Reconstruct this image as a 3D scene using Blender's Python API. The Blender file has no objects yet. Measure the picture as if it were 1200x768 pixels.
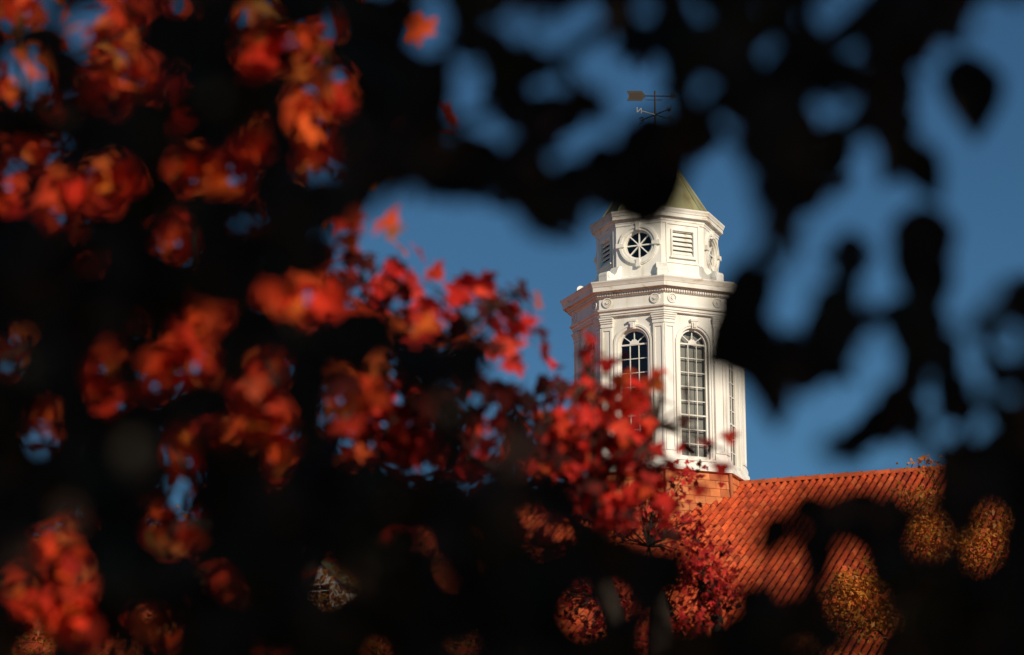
import bpy, bmesh, math, random
import numpy as np
from mathutils import Vector, Matrix

random.seed(7)
rng = np.random.default_rng(11)
SC = bpy.context.scene
COL = SC.collection
R_ = math.radians

# ------------------------------------------------------------------ camera, sky, sun, exposure
EYE = 1.7
PITCH = R_(14.7)
FPX = 85.0 / 36.0 * 1200.0
cam_d = bpy.data.cameras.new("camera")
cam = bpy.data.objects.new("camera", cam_d)
COL.objects.link(cam)
cam.location = (0, 0, EYE)
cam.rotation_euler = (R_(90) + PITCH, 0, 0)
cam_d.lens = 85.0
cam_d.sensor_width = 36.0
cam_d.sensor_fit = 'HORIZONTAL'
cam_d.clip_start = 0.05
cam_d.clip_end = 5000.0
cam_d.dof.use_dof = True
cam_d.dof.focus_distance = 70.5
cam_d.dof.aperture_fstop = 2.2
SC.camera = cam

SUN_TH, SUN_EL = 31.0, 25.0          # azimuth from the camera side towards +X, elevation
sv = Vector((math.sin(R_(SUN_TH)) * math.cos(R_(SUN_EL)), -math.cos(R_(SUN_TH)) * math.cos(R_(SUN_EL)), math.sin(R_(SUN_EL))))
world = bpy.data.worlds.new("World")
SC.world = world
world.use_nodes = True
wn = world.node_tree.nodes
bg = wn['Background']
sky = wn.new('ShaderNodeTexSky')
sky.sky_type = 'NISHITA'
sky.sun_disc = False
sky.sun_elevation = R_(SUN_EL)
sky.sun_rotation = math.atan2(sv.x, sv.y)
sky.altitude = 600.0
sky.air_density = 0.8
sky.dust_density = 0.1
sky.ozone_density = 4.0
tone = wn.new('ShaderNodeMix'); tone.data_type = 'RGBA'; tone.blend_type = 'MULTIPLY'
tone.inputs['Factor'].default_value = 1.0
tone.inputs['B'].default_value = (.64, .95, .95, 1)      # a deep, polarised autumn blue
world.node_tree.links.new(sky.outputs['Color'], tone.inputs['A'])
world.node_tree.links.new(tone.outputs['Result'], bg.inputs['Color'])
bg.inputs['Strength'].default_value = 0.056

sun_d = bpy.data.lights.new("sun", 'SUN')
sun_d.energy = 4.0
sun_d.angle = R_(0.5)
sun_d.color = (1.0, 0.86, 0.66)
sun = bpy.data.objects.new("sun", sun_d)
COL.objects.link(sun)
sun.rotation_euler = sv.to_track_quat('Z', 'Y').to_euler()
sun.location = (30, -30, 60)

vs = SC.view_settings
vs.view_transform = 'Standard'
vs.look = 'None'
vs.gamma = 1.0
vs.exposure = 0.15
vs.use_curve_mapping = False
SC.cycles.use_denoising = True
try:
    SC.cycles.denoiser = 'OPENIMAGEDENOISE'
except Exception:
    pass
SC.cycles.max_bounces = 6
SC.cycles.transparent_max_bounces = 8

# ------------------------------------------------------------------ helpers
def at(px, py, y):
    """point seen at photo pixel (1200 x 768) at forward distance y (metres along the ground)"""
    dx = (px - 600.0) / FPX
    dv = (384.0 - py) / FPX
    d = np.array([dx, math.cos(PITCH) - dv * math.sin(PITCH), math.sin(PITCH) + dv * math.cos(PITCH)])
    d = d / d[1] * y
    return np.array([d[0], d[1], d[2] + EYE])

def project(P):
    P = np.asarray(P, float)
    q = P - np.array([0, 0, EYE])
    dep = q[..., 1] * math.cos(PITCH) + q[..., 2] * math.sin(PITCH)
    v = -q[..., 1] * math.sin(PITCH) + q[..., 2] * math.cos(PITCH)
    dep = np.where(np.abs(dep) < 1e-4, 1e-4, dep)
    return 600 + FPX * q[..., 0] / dep, 384 - FPX * v / dep, dep

def tag(o, label=None, cat=None, group=None, kind=None):
    if label: o['label'] = label
    if cat: o['category'] = cat
    if group: o['group'] = group
    if kind: o['kind'] = kind
    return o

def empty(name, loc, rz=0.0):
    o = bpy.data.objects.new(name, None)
    COL.objects.link(o)
    o.location = loc
    o.rotation_euler = (0, 0, rz)
    o.empty_display_size = 0.3
    return o

def link_mesh(name, me, mats, parent=None):
    o = bpy.data.objects.new(name, me)
    for m in (mats if isinstance(mats, (list, tuple)) else [mats]):
        me.materials.append(m)
    COL.objects.link(o)
    if parent is not None:
        o.parent = parent
    return o

def frame_of(th):
    """face frame of an octagon side whose outward normal looks th degrees from the camera side"""
    t = R_(th)
    return np.array([math.cos(t), math.sin(t), 0.0]), np.array([math.sin(t), -math.cos(t), 0.0])

class MB:
    """collects faces and links them as ONE mesh object"""
    def __init__(self):
        self.v = []; self.f = []; self.m = []; self.smooth = []
    def add(self, verts, faces, mi=0, smooth=False):
        b = len(self.v)
        self.v.extend([tuple(map(float, p)) for p in verts])
        for f in faces:
            self.f.append([b + i for i in f]); self.m.append(mi); self.smooth.append(smooth)
    def box(self, c, ax, ay, az, mi=0):
        """c centre; ax, ay, az half-extent vectors"""
        c = np.array(c); P = []
        for sx in (-1, 1):
            for sy in (-1, 1):
                for sz in (-1, 1):
                    P.append(c + sx * np.array(ax) + sy * np.array(ay) + sz * np.array(az))
        self.add(P, [(0, 1, 3, 2), (4, 6, 7, 5), (0, 4, 5, 1), (2, 3, 7, 6), (0, 2, 6, 4), (1, 5, 7, 3)], mi)
    def fbox(self, th, u0, u1, z0, z1, d0, d1, mi=0):
        t, n = frame_of(th)
        self.box(t * (u0 + u1) / 2 + n * (d0 + d1) / 2 + np.array([0, 0, (z0 + z1) / 2]),
                 t * (u1 - u0) / 2, n * (d1 - d0) / 2, (0, 0, (z1 - z0) / 2), mi)
    def fbar(self, th, p, q, w, d0, d1, mi=0):
        """bar lying on a face from (u,z) p to q, w wide, between depths d0 and d1"""
        t, n = frame_of(th)
        Z = np.array([0, 0, 1.0])
        a = t * p[0] + Z * p[1]; b = t * q[0] + Z * q[1]
        d = b - a; L = np.linalg.norm(d); d /= L
        s = np.cross(d, n)
        self.box((a + b) / 2 + n * (d0 + d1) / 2, d * L / 2, s * w / 2, n * (d1 - d0) / 2, mi)
    def prism(self, pts, vec, mi=0, smooth=False):
        """closed outline pts (3-D) extruded by vec"""
        n = len(pts); vec = np.array(vec)
        P = [np.array(p) for p in pts] + [np.array(p) + vec for p in pts]
        F = [tuple(range(n)), tuple(range(2 * n - 1, n - 1, -1))]
        self.add(P, F, mi)
        self.add(P, [(i, n + i, n + (i + 1) % n, (i + 1) % n) for i in range(n)], mi, smooth)
    def lathe(self, prof, n=8, off=0.0, mi=0, cap=False, smooth=False):
        """rings of n corners, corner 0 at off degrees"""
        P = []
        for r, z in prof:
            for k in range(n):
                a = R_(off + 360.0 * k / n)
                P.append((r * math.sin(a), -r * math.cos(a), z))
        F = []
        for i in range(len(prof) - 1):
            for k in range(n):
                k2 = (k + 1) % n
                F.append((i * n + k, i * n + k2, (i + 1) * n + k2, (i + 1) * n + k))
        if cap:
            F.append(tuple(range((len(prof) - 1) * n, len(prof) * n)))
            F.append(tuple(range(n - 1, -1, -1)))
        self.add(P, F, mi, smooth)
    def tube(self, pts, rad, n=8, mi=0, cap=True):
        pts = [np.array(p, float) for p in pts]
        if not hasattr(rad, '__len__'): rad = [rad] * len(pts)
        P = []; prev = None
        for i, p in enumerate(pts):
            d = pts[min(i + 1, len(pts) - 1)] - pts[max(i - 1, 0)]
            d = d / (np.linalg.norm(d) + 1e-9)
            ref = prev if prev is not None else (np.array([1.0, 0, 0]) if abs(d[0]) < 0.8 else np.array([0, 1.0, 0]))
            a = np.cross(d, np.cross(ref, d)); a /= (np.linalg.norm(a) + 1e-9)
            prev = a
            b = np.cross(d, a)
            for k in range(n):
                w = 2 * math.pi * k / n
                P.append(p + rad[i] * (a * math.cos(w) + b * math.sin(w)))
        F = []
        for i in range(len(pts) - 1):
            for k in range(n):
                k2 = (k + 1) % n
                F.append((i * n + k, i * n + k2, (i + 1) * n + k2, (i + 1) * n + k))
        self.add(P, F, mi, True)
        if cap:
            self.add(P[:n], [tuple(range(n - 1, -1, -1))], mi)
            self.add(P[-n:], [tuple(range(n))], mi)
    def mesh(self, name):
        me = bpy.data.meshes.new(name)
        me.from_pydata(self.v, [], self.f)
        me.polygons.foreach_set('material_index', self.m)
        me.polygons.foreach_set('use_smooth', self.smooth)
        bm = bmesh.new(); bm.from_mesh(me)
        bmesh.ops.recalc_face_normals(bm, faces=bm.faces)
        bm.to_mesh(me); bm.free()
        return me
    def build(self, name, mats, parent=None, bevel=0.0):
        o = link_mesh(name, self.mesh(name), mats, parent)
        if bevel > 0:
            md = o.modifiers.new('bevel', 'BEVEL'); md.width = bevel; md.segments = 2
            md.limit_method = 'ANGLE'; md.angle_limit = R_(40)
        return o

# ------------------------------------------------------------------ materials
def mat(name, base=(.8, .8, .8), rough=.6, spec=.5, metal=0.0):
    m = bpy.data.materials.new(name); m.use_nodes = True
    b = m.node_tree.nodes['Principled BSDF']
    b.inputs['Base Color'].default_value = (*base, 1)
    b.inputs['Roughness'].default_value = rough
    b.inputs['Specular IOR Level'].default_value = spec
    b.inputs['Metallic'].default_value = metal
    return m, m.node_tree, b

def noise_colour(nt, b, stops, scale, detail=6, dist=0.0, coords='Object', bump=0.0, stretch=(1, 1, 1), bump_scale=None):
    N, L = nt.nodes, nt.links
    tc = N.new('ShaderNodeTexCoord'); mp = N.new('ShaderNodeMapping')
    mp.inputs['Scale'].default_value = stretch
    L.new(tc.outputs[coords], mp.inputs['Vector'])
    nz = N.new('ShaderNodeTexNoise'); nz.inputs['Scale'].default_value = scale
    nz.inputs['Detail'].default_value = detail; nz.inputs['Distortion'].default_value = dist
    L.new(mp.outputs['Vector'], nz.inputs['Vector'])
    cr = N.new('ShaderNodeValToRGB')
    el = cr.color_ramp.elements
    while len(el) < len(stops): el.new(0.5)
    for e, (p, c) in zip(el, stops):
        e.position = p; e.color = (*c, 1)
    L.new(nz.outputs['Fac'], cr.inputs['Fac'])
    L.new(cr.outputs['Color'], b.inputs['Base Color'])
    if bump:
        nb = N.new('ShaderNodeTexNoise'); nb.inputs['Scale'].default_value = bump_scale or scale * 3
        nb.inputs['Detail'].default_value = 5
        L.new(mp.outputs['Vector'], nb.inputs['Vector'])
        bp = N.new('ShaderNodeBump'); bp.inputs['Strength'].default_value = bump; bp.inputs['Distance'].default_value = 0.02
        L.new(nb.outputs['Fac'], bp.inputs['Height']); L.new(bp.outputs['Normal'], b.inputs['Normal'])
    return cr

M = {}
M['white'], nt, b = mat('white_paint', rough=.55, spec=.3)
noise_colour(nt, b, [(.26, (.60, .55, .47)), (.42, (.77, .745, .69)), (.6, (.82, .805, .775))], 2.6, 9, .25, stretch=(1.5, 1.5, .22), bump=.08, bump_scale=14)
M['trim'], nt, b = mat('weathered_white_trim', rough=.55, spec=.3)
noise_colour(nt, b, [(.30, (.58, .48, .38)), (.42, (.76, .73, .67)), (.7, (.82, .80, .77))], 3.0, 8, .4, stretch=(1, 1, 2.4), bump=.06, bump_scale=16)
M['copper'], nt, b = mat('aged_copper_roof', rough=.6, spec=.4)
noise_colour(nt, b, [(.3, (.17, .145, .065)), (.5, (.25, .235, .12)), (.7, (.29, .30, .18))], 2.2, 7, .5, stretch=(1, 1, .35))
M['bronze'], nt, b = mat('dark_bronze', (.028, .021, .015), .6, .3, .0)
M['gilt'], nt, b = mat('worn_gilding', (.06, .038, .02), .6, .3, .0)
M['sunlit_metal'], nt, b = mat('sunlit_metal', (.34, .34, .33), .5, .4)  # paler copy of the vane metal: sunlight on the N put into its colour
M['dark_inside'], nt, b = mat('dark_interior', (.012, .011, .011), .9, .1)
M['pane_backing'], nt, b = mat('pale_pane_backing', (.36, .34, .30), .9, .1)
M['brown_backing'], nt, b = mat('brown_pane_backing', (.10, .055, .045), .9, .1)
M['brick'], nt, b = mat('red_brick', rough=.85, spec=.2)
N, L = nt.nodes, nt.links
tc = N.new('ShaderNodeTexCoord'); br = N.new('ShaderNodeTexBrick'); mp = N.new('ShaderNodeMapping')
mp.inputs['Rotation'].default_value = (R_(90), 0, 0)
L.new(tc.outputs['Object'], mp.inputs['Vector']); L.new(mp.outputs['Vector'], br.inputs['Vector'])
br.inputs['Color1'].default_value = (.30, .10, .06, 1); br.inputs['Color2'].default_value = (.22, .07, .045, 1)
br.inputs['Mortar'].default_value = (.38, .34, .30, 1); br.inputs['Scale'].default_value = 4.0
br.inputs['Mortar Size'].default_value = .014
L.new(br.outputs['Color'], b.inputs['Base Color'])

# window glass: a see-through pane with a mirror sheen
m = bpy.data.materials.new('window_glass'); m.use_nodes = True
nt = m.node_tree; N, L = nt.nodes, nt.links
N.remove(N['Principled BSDF'])
tr = N.new('ShaderNodeBsdfTransparent'); tr.inputs['Color'].default_value = (.78, .80, .80, 1)
gl = N.new('ShaderNodeBsdfGlossy'); gl.inputs['Roughness'].default_value = .05; gl.inputs['Color'].default_value = (.9, .9, .9, 1)
fr = N.new('ShaderNodeFresnel'); fr.inputs['IOR'].default_value = 1.6
tc = N.new('ShaderNodeTexCoord'); nz = N.new('ShaderNodeTexNoise'); nz.inputs['Scale'].default_value = 2.5
bp = N.new('ShaderNodeBump'); bp.inputs['Strength'].default_value = .3; bp.inputs['Distance'].default_value = .08
L.new(tc.outputs['Object'], nz.inputs['Vector']); L.new(nz.outputs['Fac'], bp.inputs['Height'])
L.new(bp.outputs['Normal'], gl.inputs['Normal'])
mx = N.new('ShaderNodeMixShader')
L.new(fr.outputs['Fac'], mx.inputs['Fac']); L.new(tr.outputs[0], mx.inputs[1]); L.new(gl.outputs[0], mx.inputs[2])
L.new(mx.outputs[0], N['Material Output'].inputs['Surface'])
M['glass'] = m

def tinted(name, rough, spec, trans=0.0, noise=0.25, nscale=9.0):
    """colour taken from the per-leaf / per-tile tint stored on the mesh"""
    m, nt, b = mat(name, rough=rough, spec=spec)
    N, L = nt.nodes, nt.links
    a = N.new('ShaderNodeAttribute'); a.attribute_name = 'tint'
    tc = N.new('ShaderNodeTexCoord'); nz = N.new('ShaderNodeTexNoise')
    nz.inputs['Scale'].default_value = nscale; nz.inputs['Detail'].default_value = 5
    L.new(tc.outputs['Object'], nz.inputs['Vector'])
    mr = N.new('ShaderNodeMapRange')
    mr.inputs['From Min'].default_value = .3; mr.inputs['From Max'].default_value = .7
    mr.inputs['To Min'].default_value = 1 - noise; mr.inputs['To Max'].default_value = 1 + noise
    L.new(nz.outputs['Fac'], mr.inputs['Value'])
    mul = N.new('ShaderNodeVectorMath'); mul.operation = 'SCALE'
    L.new(a.outputs['Color'], mul.inputs[0]); L.new(mr.outputs['Result'], mul.inputs['Scale'])
    L.new(mul.outputs['Vector'], b.inputs['Base Color'])
    if trans:
        t = N.new('ShaderNodeBsdfTranslucent'); x = N.new('ShaderNodeMixShader')
        x.inputs['Fac'].default_value = trans
        L.new(mul.outputs['Vector'], t.inputs['Color'])
        L.new(b.outputs[0], x.inputs[1]); L.new(t.outputs[0], x.inputs[2])
        L.new(x.outputs[0], N['Material Output'].inputs['Surface'])
    return m
M['tile'] = tinted('terracotta_tile', .62, .35, 0, .30, 2.2)
M['slab'] = tinted('terracotta_slab', .75, .25, 0, .22, 3.0)
M['dark_leaf'] = tinted('dark_purple_leaf', .6, .15, .1, .25, 30)
M['red_leaf'] = tinted('red_maple_leaf', .6, .12, .4, .25, 25)
M['gold_leaf'] = tinted('golden_leaf', .5, .3, .3, .25, 12)
M['bark'], nt, b = mat('grey_brown_bark', rough=.9, spec=.15)
noise_colour(nt, b, [(.3, (.022, .016, .013)), (.6, (.05, .038, .03))], 14, 8, .6, stretch=(1, 1, .25), bump=.6, bump_scale=30)
M['grass'], nt, b = mat('mown_grass', rough=.9, spec=.15)
noise_colour(nt, b, [(.3, (.04, .05, .015)), (.5, (.09, .09, .03)), (.7, (.17, .13, .05))], .35, 10, .2, bump=.4, bump_scale=25)

def set_tint(me, cols):
    a = me.attributes.new('tint', 'FLOAT_COLOR', 'POINT')
    c = np.ones((len(me.vertices), 4), np.float32); c[:, :3] = cols
    a.data.foreach_set('color', c.ravel())

# ------------------------------------------------------------------ ground
g = MB()
g.add([(-2500, -2500, 0), (2500, -2500, 0), (2500, 2500, 0), (-2500, 2500, 0)], [(0, 1, 2, 3)])
tag(g.build('ground', M['grass']), 'mown autumn lawn stretching out under the trees', 'ground', kind='structure')

# ------------------------------------------------------------------ the hall with its long tiled roof
AX, AY = 4.449, 71.0                  # the tower's axis; the ridge runs through it
ZR = 13.52 + EYE                      # ridge
TANP = math.tan(R_(29.0))
RUN = 12.8
XL, XR = -30.0, 24.0
hall = empty('tiled_hall', (AX, AY, 0), R_(-22.5))
tag(hall, 'long hall with a steep orange clay tile roof below the white tower', 'building')

def tiled_slope(x0, x1, run, side, pitch=.215, course=.40, k=12, amp=.125):
    nc = int((x1 - x0) / pitch); nr = int(run / course)
    u = np.arange(nc * k + 1) / k
    w_ = np.abs((u % 1.0) - .5)
    prof = np.where(w_ < .33, amp * np.sqrt(np.clip(1 - (w_ / .33) ** 2, 0, 1)), 0) - .05 * np.clip((w_ - .33) / .17, 0, 1)
    X = x0 + u * pitch
    rows = []
    for j in range(nr):
        rows.append((j * course, 0.0, j)); rows.append(((j + 1) * course, .024, j))
    nU = len(u); V = np.zeros((len(rows), nU, 3)); Cc = np.zeros((len(rows), nU, 3))
    nx, nz = math.sin(R_(29.0)), math.cos(R_(29.0))
    colid = np.minimum((u).astype(int), nc - 1)
    base = np.array([(.49, .072, .020), (.53, .088, .025), (.44, .060, .018), (.54, .11, .034), (.33, .048, .017)])
    pick = rng.choice(5, size=(nr, nc), p=[.38, .25, .2, .09, .08])
    shade = rng.normal(1, .09, size=(nr, nc))
    jit = rng.normal(0, .006, size=(nr, nc))
    wav = .02 * np.sin(X * .31) + .015 * np.sin(X * .83 + 1)
    for i, (r, off, j) in enumerate(rows):
        h = prof + off + jit[j][colid]
        V[i, :, 0] = X
        V[i, :, 1] = side * (r + h * nx) + 0 * X
        V[i, :, 2] = ZR - r * TANP + h * nz + wav
        Cc[i] = base[pick[j][colid]] * shade[j][colid][:, None]
    idx = np.arange(len(rows) * nU).reshape(len(rows), nU)
    if side < 0:
        F = np.stack([idx[:-1, :-1], idx[1:, :-1], idx[1:, 1:], idx[:-1, 1:]], -1).reshape(-1, 4)
    else:
        F = np.stack([idx[:-1, :-1], idx[:-1, 1:], idx[1:, 1:], idx[1:, :-1]], -1).reshape(-1, 4)
    return V.reshape(-1, 3), F, Cc.reshape(-1, 3)

def np_mesh(name, V, F, tint=None, smooth=False):
    me = bpy.data.meshes.new(name)
    n, w = F.shape
    me.vertices.add(len(V)); me.vertices.foreach_set('co', np.ascontiguousarray(V, dtype=np.float32).ravel())
    me.loops.add(n * w); me.loops.foreach_set('vertex_index', np.ascontiguousarray(F, dtype=np.int32).ravel())
    me.polygons.add(n)
    me.polygons.foreach_set('loop_start', np.arange(0, n * w, w, dtype=np.int32))
    try:
        me.polygons.foreach_set('loop_total', np.full(n, w, dtype=np.int32))
    except Exception:
        pass
    me.polygons.foreach_set('use_smooth', np.full(n, smooth))
    me.update(calc_edges=True)
    if tint is not None: set_tint(me, tint)
    return me

V1, F1, C1 = tiled_slope(XL, XR, RUN, -1)
V2, F2, C2 = tiled_slope(XL, XR, RUN, 1)
me = np_mesh('roof', np.vstack([V1, V2]), np.vstack([F1, F2 + len(V1)]), np.vstack([C1, C2]))
roof = link_mesh('roof', me, M['tile'], hall)
# ridge caps: overlapping half-round tiles, one mesh
rv, rf, rc = [], [], []
x = XL
while x < XR:
    col = np.array([.52, .10, .03]) * random.uniform(.8, 1.2)
    for (xa, ra) in ((x, .150), (x + .44, .172)):
        for k in range(9):
            a = math.pi * k / 8
            rv.append((xa, ra * math.cos(a), ZR + .02 + ra * .95 * math.sin(a) + .02 * math.sin(x * .31))); rc.append(col)
    b0 = len(rv) - 18
    for k in range(8): rf.append((b0 + k, b0 + 9 + k, b0 + 10 + k, b0 + k + 1))
    x += .42
me = np_mesh('ridge_cap', np.array(rv), np.array(rf), np.array(rc), True)
link_mesh('ridge_cap', me, M['tile'], roof)
EZ = ZR - RUN * TANP
w = MB()
HW = RUN - .7
w.box(((XL + XR) / 2, 0, EZ / 2 - .05), ((XR - XL) / 2 - .5, 0, 0), (0, HW, 0), (0, 0, EZ / 2 + .05))
for xe in (XL + .52, XR - .52):
    w.prism([(xe - .02, -HW, EZ), (xe - .02, HW, EZ), (xe - .02, 0, EZ + HW * TANP - .1)], (.04, 0, 0))
w.build('wall', M['brick'], hall)
c = MB()
for s in (-1, 1):
    c.box(((XL + XR) / 2, s * (RUN - .35), EZ - .12), ((XR - XL) / 2, 0, 0), (0, .33, 0), (0, 0, .11))
    c.box(((XL + XR) / 2, s * (RUN - .55), EZ - .4), ((XR - XL) / 2 - .2, 0, 0), (0, .16, 0), (0, 0, .17))
    c.box(((XL + XR) / 2, s * (RUN + .05), EZ - .06), ((XR - XL) / 2, 0, 0), (0, .07, 0), (0, 0, .07))
c.build('eaves_cornice', M['white'], hall, .01)
for i in range(12):                      # tall sash windows of the long wall
    xw = XL + 4 + i * 4.2
    f = MB(); yb = -HW - .02
    for (x0, x1, z0, z1) in ((-.7, .7, 2.0, 2.12), (-.7, .7, 5.0, 5.12), (-.7, -.58, 2.12, 5.0), (.58, .7, 2.12, 5.0), (-.03, .03, 2.12, 5.0), (-.58, -.03, 3.5, 3.58), (.03, .58, 3.5, 3.58)):
        f.box((xw + (x0 + x1) / 2, yb - .03, (z0 + z1) / 2), ((x1 - x0) / 2, 0, 0), (0, .05, 0), (0, 0, (z1 - z0) / 2))
    fo = f.build('window', M['white'], hall)
    p = MB(); p.box((xw, yb - .005, 3.56), (.58, 0, 0), (0, .012, 0), (0, 0, 1.44)); p.build('pane', M['dark_inside'], fo)
def dormer(xd, rd):
    """a small white pedimented dormer with its front rd metres down the slope"""
    z0 = ZR - rd * TANP - .1; yf = -rd; W, Hh = .62, .95
    d = MB()
    back = Hh / TANP
    pts = [(xd - W, yf, z0), (xd - W, yf, z0 + Hh), (xd - W, yf + back, z0 + Hh)]
    d.prism(pts, (.05, 0, 0)); d.prism([(q[0] + 2 * W - .05, q[1], q[2]) for q in pts], (.05, 0, 0))
    d.box((xd - W + .14, yf - .02, z0 + Hh / 2), (.14, 0, 0), (0, .04, 0), (0, 0, Hh / 2))
    d.box((xd + W - .14, yf - .02, z0 + Hh / 2), (.14, 0, 0), (0, .04, 0), (0, 0, Hh / 2))
    d.prism([(xd - W - .14, yf - .08, z0 + Hh), (xd + W + .14, yf - .08, z0 + Hh), (xd, yf - .08, z0 + Hh + .62)], (0, .1, 0))
    do = d.build('dormer', M['white'], hall)
    r = MB()
    for s in (-1, 1):
        a = np.array([xd + s * (W + .2), yf - .16, z0 + Hh - .03]); t = np.array([xd, yf - .16, z0 + Hh + .68])
        n = np.array([s * .6, 0, .8]) * .06
        r.prism([a, t, t + n, a + n], (0, back + .9, 0))
    r.build('dormer_roof', M['copper'], do)
    p = MB(); p.box((xd, yf + .03, z0 + .5), (W - .26, 0, 0), (0, .01, 0), (0, 0, .46)); p.build('pane', M['dark_inside'], do)
    q = MB()
    q.box((xd, yf + .005, z0 + .5), (.02, 0, 0), (0, .018, 0), (0, 0, .45))
    for zz in (.25, .55, .8): q.box((xd, yf + .006, z0 + zz), (W - .27, 0, 0), (0, .014, 0), (0, 0, .015))
    q.build('glazing_bars', M['white'], do)
dormer(-7.4, 7.7)

# ------------------------------------------------------------------ the octagonal white tower
ZB = 11.3 + EYE
tower = empty('bell_tower', (AX, AY, ZB))
tag(tower, 'white octagonal wooden tower with tall arched windows and green copper spire', 'tower')
def Z(z): return z + EYE - ZB           # heights above the camera -> tower space
C8 = math.cos(R_(22.5))
FACES = [22.5 + 45 * k for k in range(8)]
CORN = [45 * k for k in range(8)]

def ring(name, prof, m, parent=tower, bevel=0.0):
    b = MB(); b.lathe([(r, Z(z)) for r, z in prof]); return b.build(name, m, parent, bevel)

# terracotta clad drum standing on the roof
b = MB(); b.lathe([(2.62, Z(13.75)), (2.80, Z(11.3))]); drum = b.build('drum', M['slab'], tower)
tv, tf, tcx = [], [], []
for th in FACES:
    t, n = frame_of(th)
    for j in range(10):
        zt = 13.74 - j * .24; zb_ = zt - .245
        rt = (2.655 + (13.74 - zt) * .066) * C8; rb = (2.675 + (13.74 - zb_) * .066) * C8
        half = rt * math.tan(R_(22.5)) - .02
        xs = list(np.arange(-half + (.15 if j % 2 else .30) - .3, half, .34))
        for x in xs:
            a, e = max(x, -half), min(x + .332, half)
            if e - a < .04: continue
            base = len(tv)
            lift = random.uniform(0, .006)
            for (uu, zz, rr) in ((a, zb_, rb + lift), (e, zb_, rb + lift), (e, zt, rt), (a, zt, rt), (a, zb_, rb - .03), (e, zb_, rb - .03)):
                tv.append(t * uu + n * rr + np.array([0, 0, Z(zz)]))
            cc = np.array(random.choice([(.54, .165, .055), (.50, .14, .045), (.57, .19, .068), (.45, .12, .042)])) * random.uniform(.9, 1.08)
            tcx.extend([cc] * 6)
            tf.extend([(base, base + 1, base + 2, base + 3), (base + 4, base + 5, base + 1, base), (base + 4, base, base + 3, base + 3), (base + 1, base + 5, base + 2, base + 2)])
tf = [f for f in tf if len(set(f)) == 4]
set_tint(drum.data, np.tile(np.array([.2, .06, .03]), (len(drum.data.vertices), 1)))
link_mesh('cladding', np_mesh('cladding', np.array(tv), np.array(tf), np.array(tcx)), M['slab'], drum)
for th in CORN:
    a = R_(th); h = MB()
    d = np.array([math.sin(a), -math.cos(a), 0])
    pts = [d * (2.68 + .066 * q) + np.array([0, 0, Z(13.73 - q)]) for q in (0, .3, .6, .9, 1.2, 1.5, 1.8, 2.1)]
    h.tube(pts, [.06 + .006 * (i % 2) for i in range(8)], 8)
    ho = h.build('hip_roll', M['slab'], drum)
    set_tint(ho.data, np.tile(np.array([.42, .12, .05]), (len(ho.data.vertices), 1)))

# base mouldings of the belfry
ring('base_moulding', [(2.50, 13.735), (2.78, 13.735), (2.785, 13.79), (2.76, 13.83), (2.71, 13.845), (2.70, 13.90), (2.66, 13.925), (2.655, 14.0), (2.63, 14.03), (2.50, 14.03)], M['white'])

AW = 2.305                               # wall face (apothem)
def hole_plate(mb, th, ap, thick, W, z0, z1, outline):
    """wall face W wide between z0 and z1 with a hole; outline = closed (u,z) list, from bottom left going clockwise seen from outside"""
    t, n = frame_of(th)
    def P(u, z, d): return t * u + n * (ap - d) + np.array([0, 0, Z(z)])
    cu = sum(p[0] for p in outline) / len(outline); cz = sum(p[1] for p in outline) / len(outline)
    outer = []
    for (u, z) in outline:                # push each hole point straight out on to the rectangle
        du, dz = u - cu, z - cz
        k = min([((W / 2) / abs(du)) if abs(du) > 1e-6 else 1e9, ((z1 - cz) / dz) if dz > 1e-6 else (((z0 - cz) / dz) if dz < -1e-6 else 1e9)])
        outer.append((cu + du * k, cz + dz * k))
    n_ = len(outline)
    V = [P(u, z, 0) for u, z in outline] + [P(u, z, 0) for u, z in outer] + [P(u, z, thick) for u, z in outline]
    F = []
    corners = {(sx, sz): None for sx in (-1, 1) for sz in (-1, 1)}
    for i in range(n_):
        j = (i + 1) % n_
        a, c_ = outer[i], outer[j]
        same = abs(a[0] - c_[0]) < 1e-6 or abs(a[1] - c_[1]) < 1e-6
        if same:
            F.append((i, j, n_ + j, n_ + i))
        else:                             # a rectangle corner lies between
            ux = W / 2 if max(a[0], c_[0]) > cu + W / 2 - 1e-5 else -W / 2
            zx = z1 if max(a[1], c_[1]) > z1 - 1e-5 else z0
            V.append(P(ux, zx, 0)); F.append((i, j, n_ + j, len(V) - 1, n_ + i))
        F.append((i, 2 * n_ + i, 2 * n_ + j, j))
    mb.add(V, F)

def arch_outline(a, z0, zs, k=16):
    pts = [(-a, z0), (-a, (z0 + zs) / 2), (-a, zs)]
    for i in range(1, k): pts.append((-a * math.cos(math.pi * i / k), zs + a * math.sin(math.pi * i / k)))
    pts += [(a, zs), (a, (z0 + zs) / 2), (a, z0), (0, z0)]
    return pts

def strip(mb, th, inner, outer, d0, d1):
    """solid band between two open (u,z) polylines of equal length, from depth d0 to d1"""
    t, n = frame_of(th)
    def P(p, d): return t * p[0] + n * d + np.array([0, 0, Z(p[1])])
    k = len(inner)
    V = [P(p, d0) for p in inner] + [P(p, d0) for p in outer] + [P(p, d1) for p in inner] + [P(p, d1) for p in outer]
    F = []
    for i in range(k - 1):
        F += [(2 * k + i, 2 * k + i + 1, 3 * k + i + 1, 3 * k + i), (i, k + i, k + i + 1, i + 1),
              (i, i + 1, 2 * k + i + 1, 2 * k + i), (k + i, 3 * k + i, 3 * k + i + 1, k + i + 1)]
    F += [(0, 2 * k, 3 * k, k), (k - 1, 2 * k - 1, 4 * k - 1, 3 * k - 1)]
    mb.add(V, F)

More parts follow.
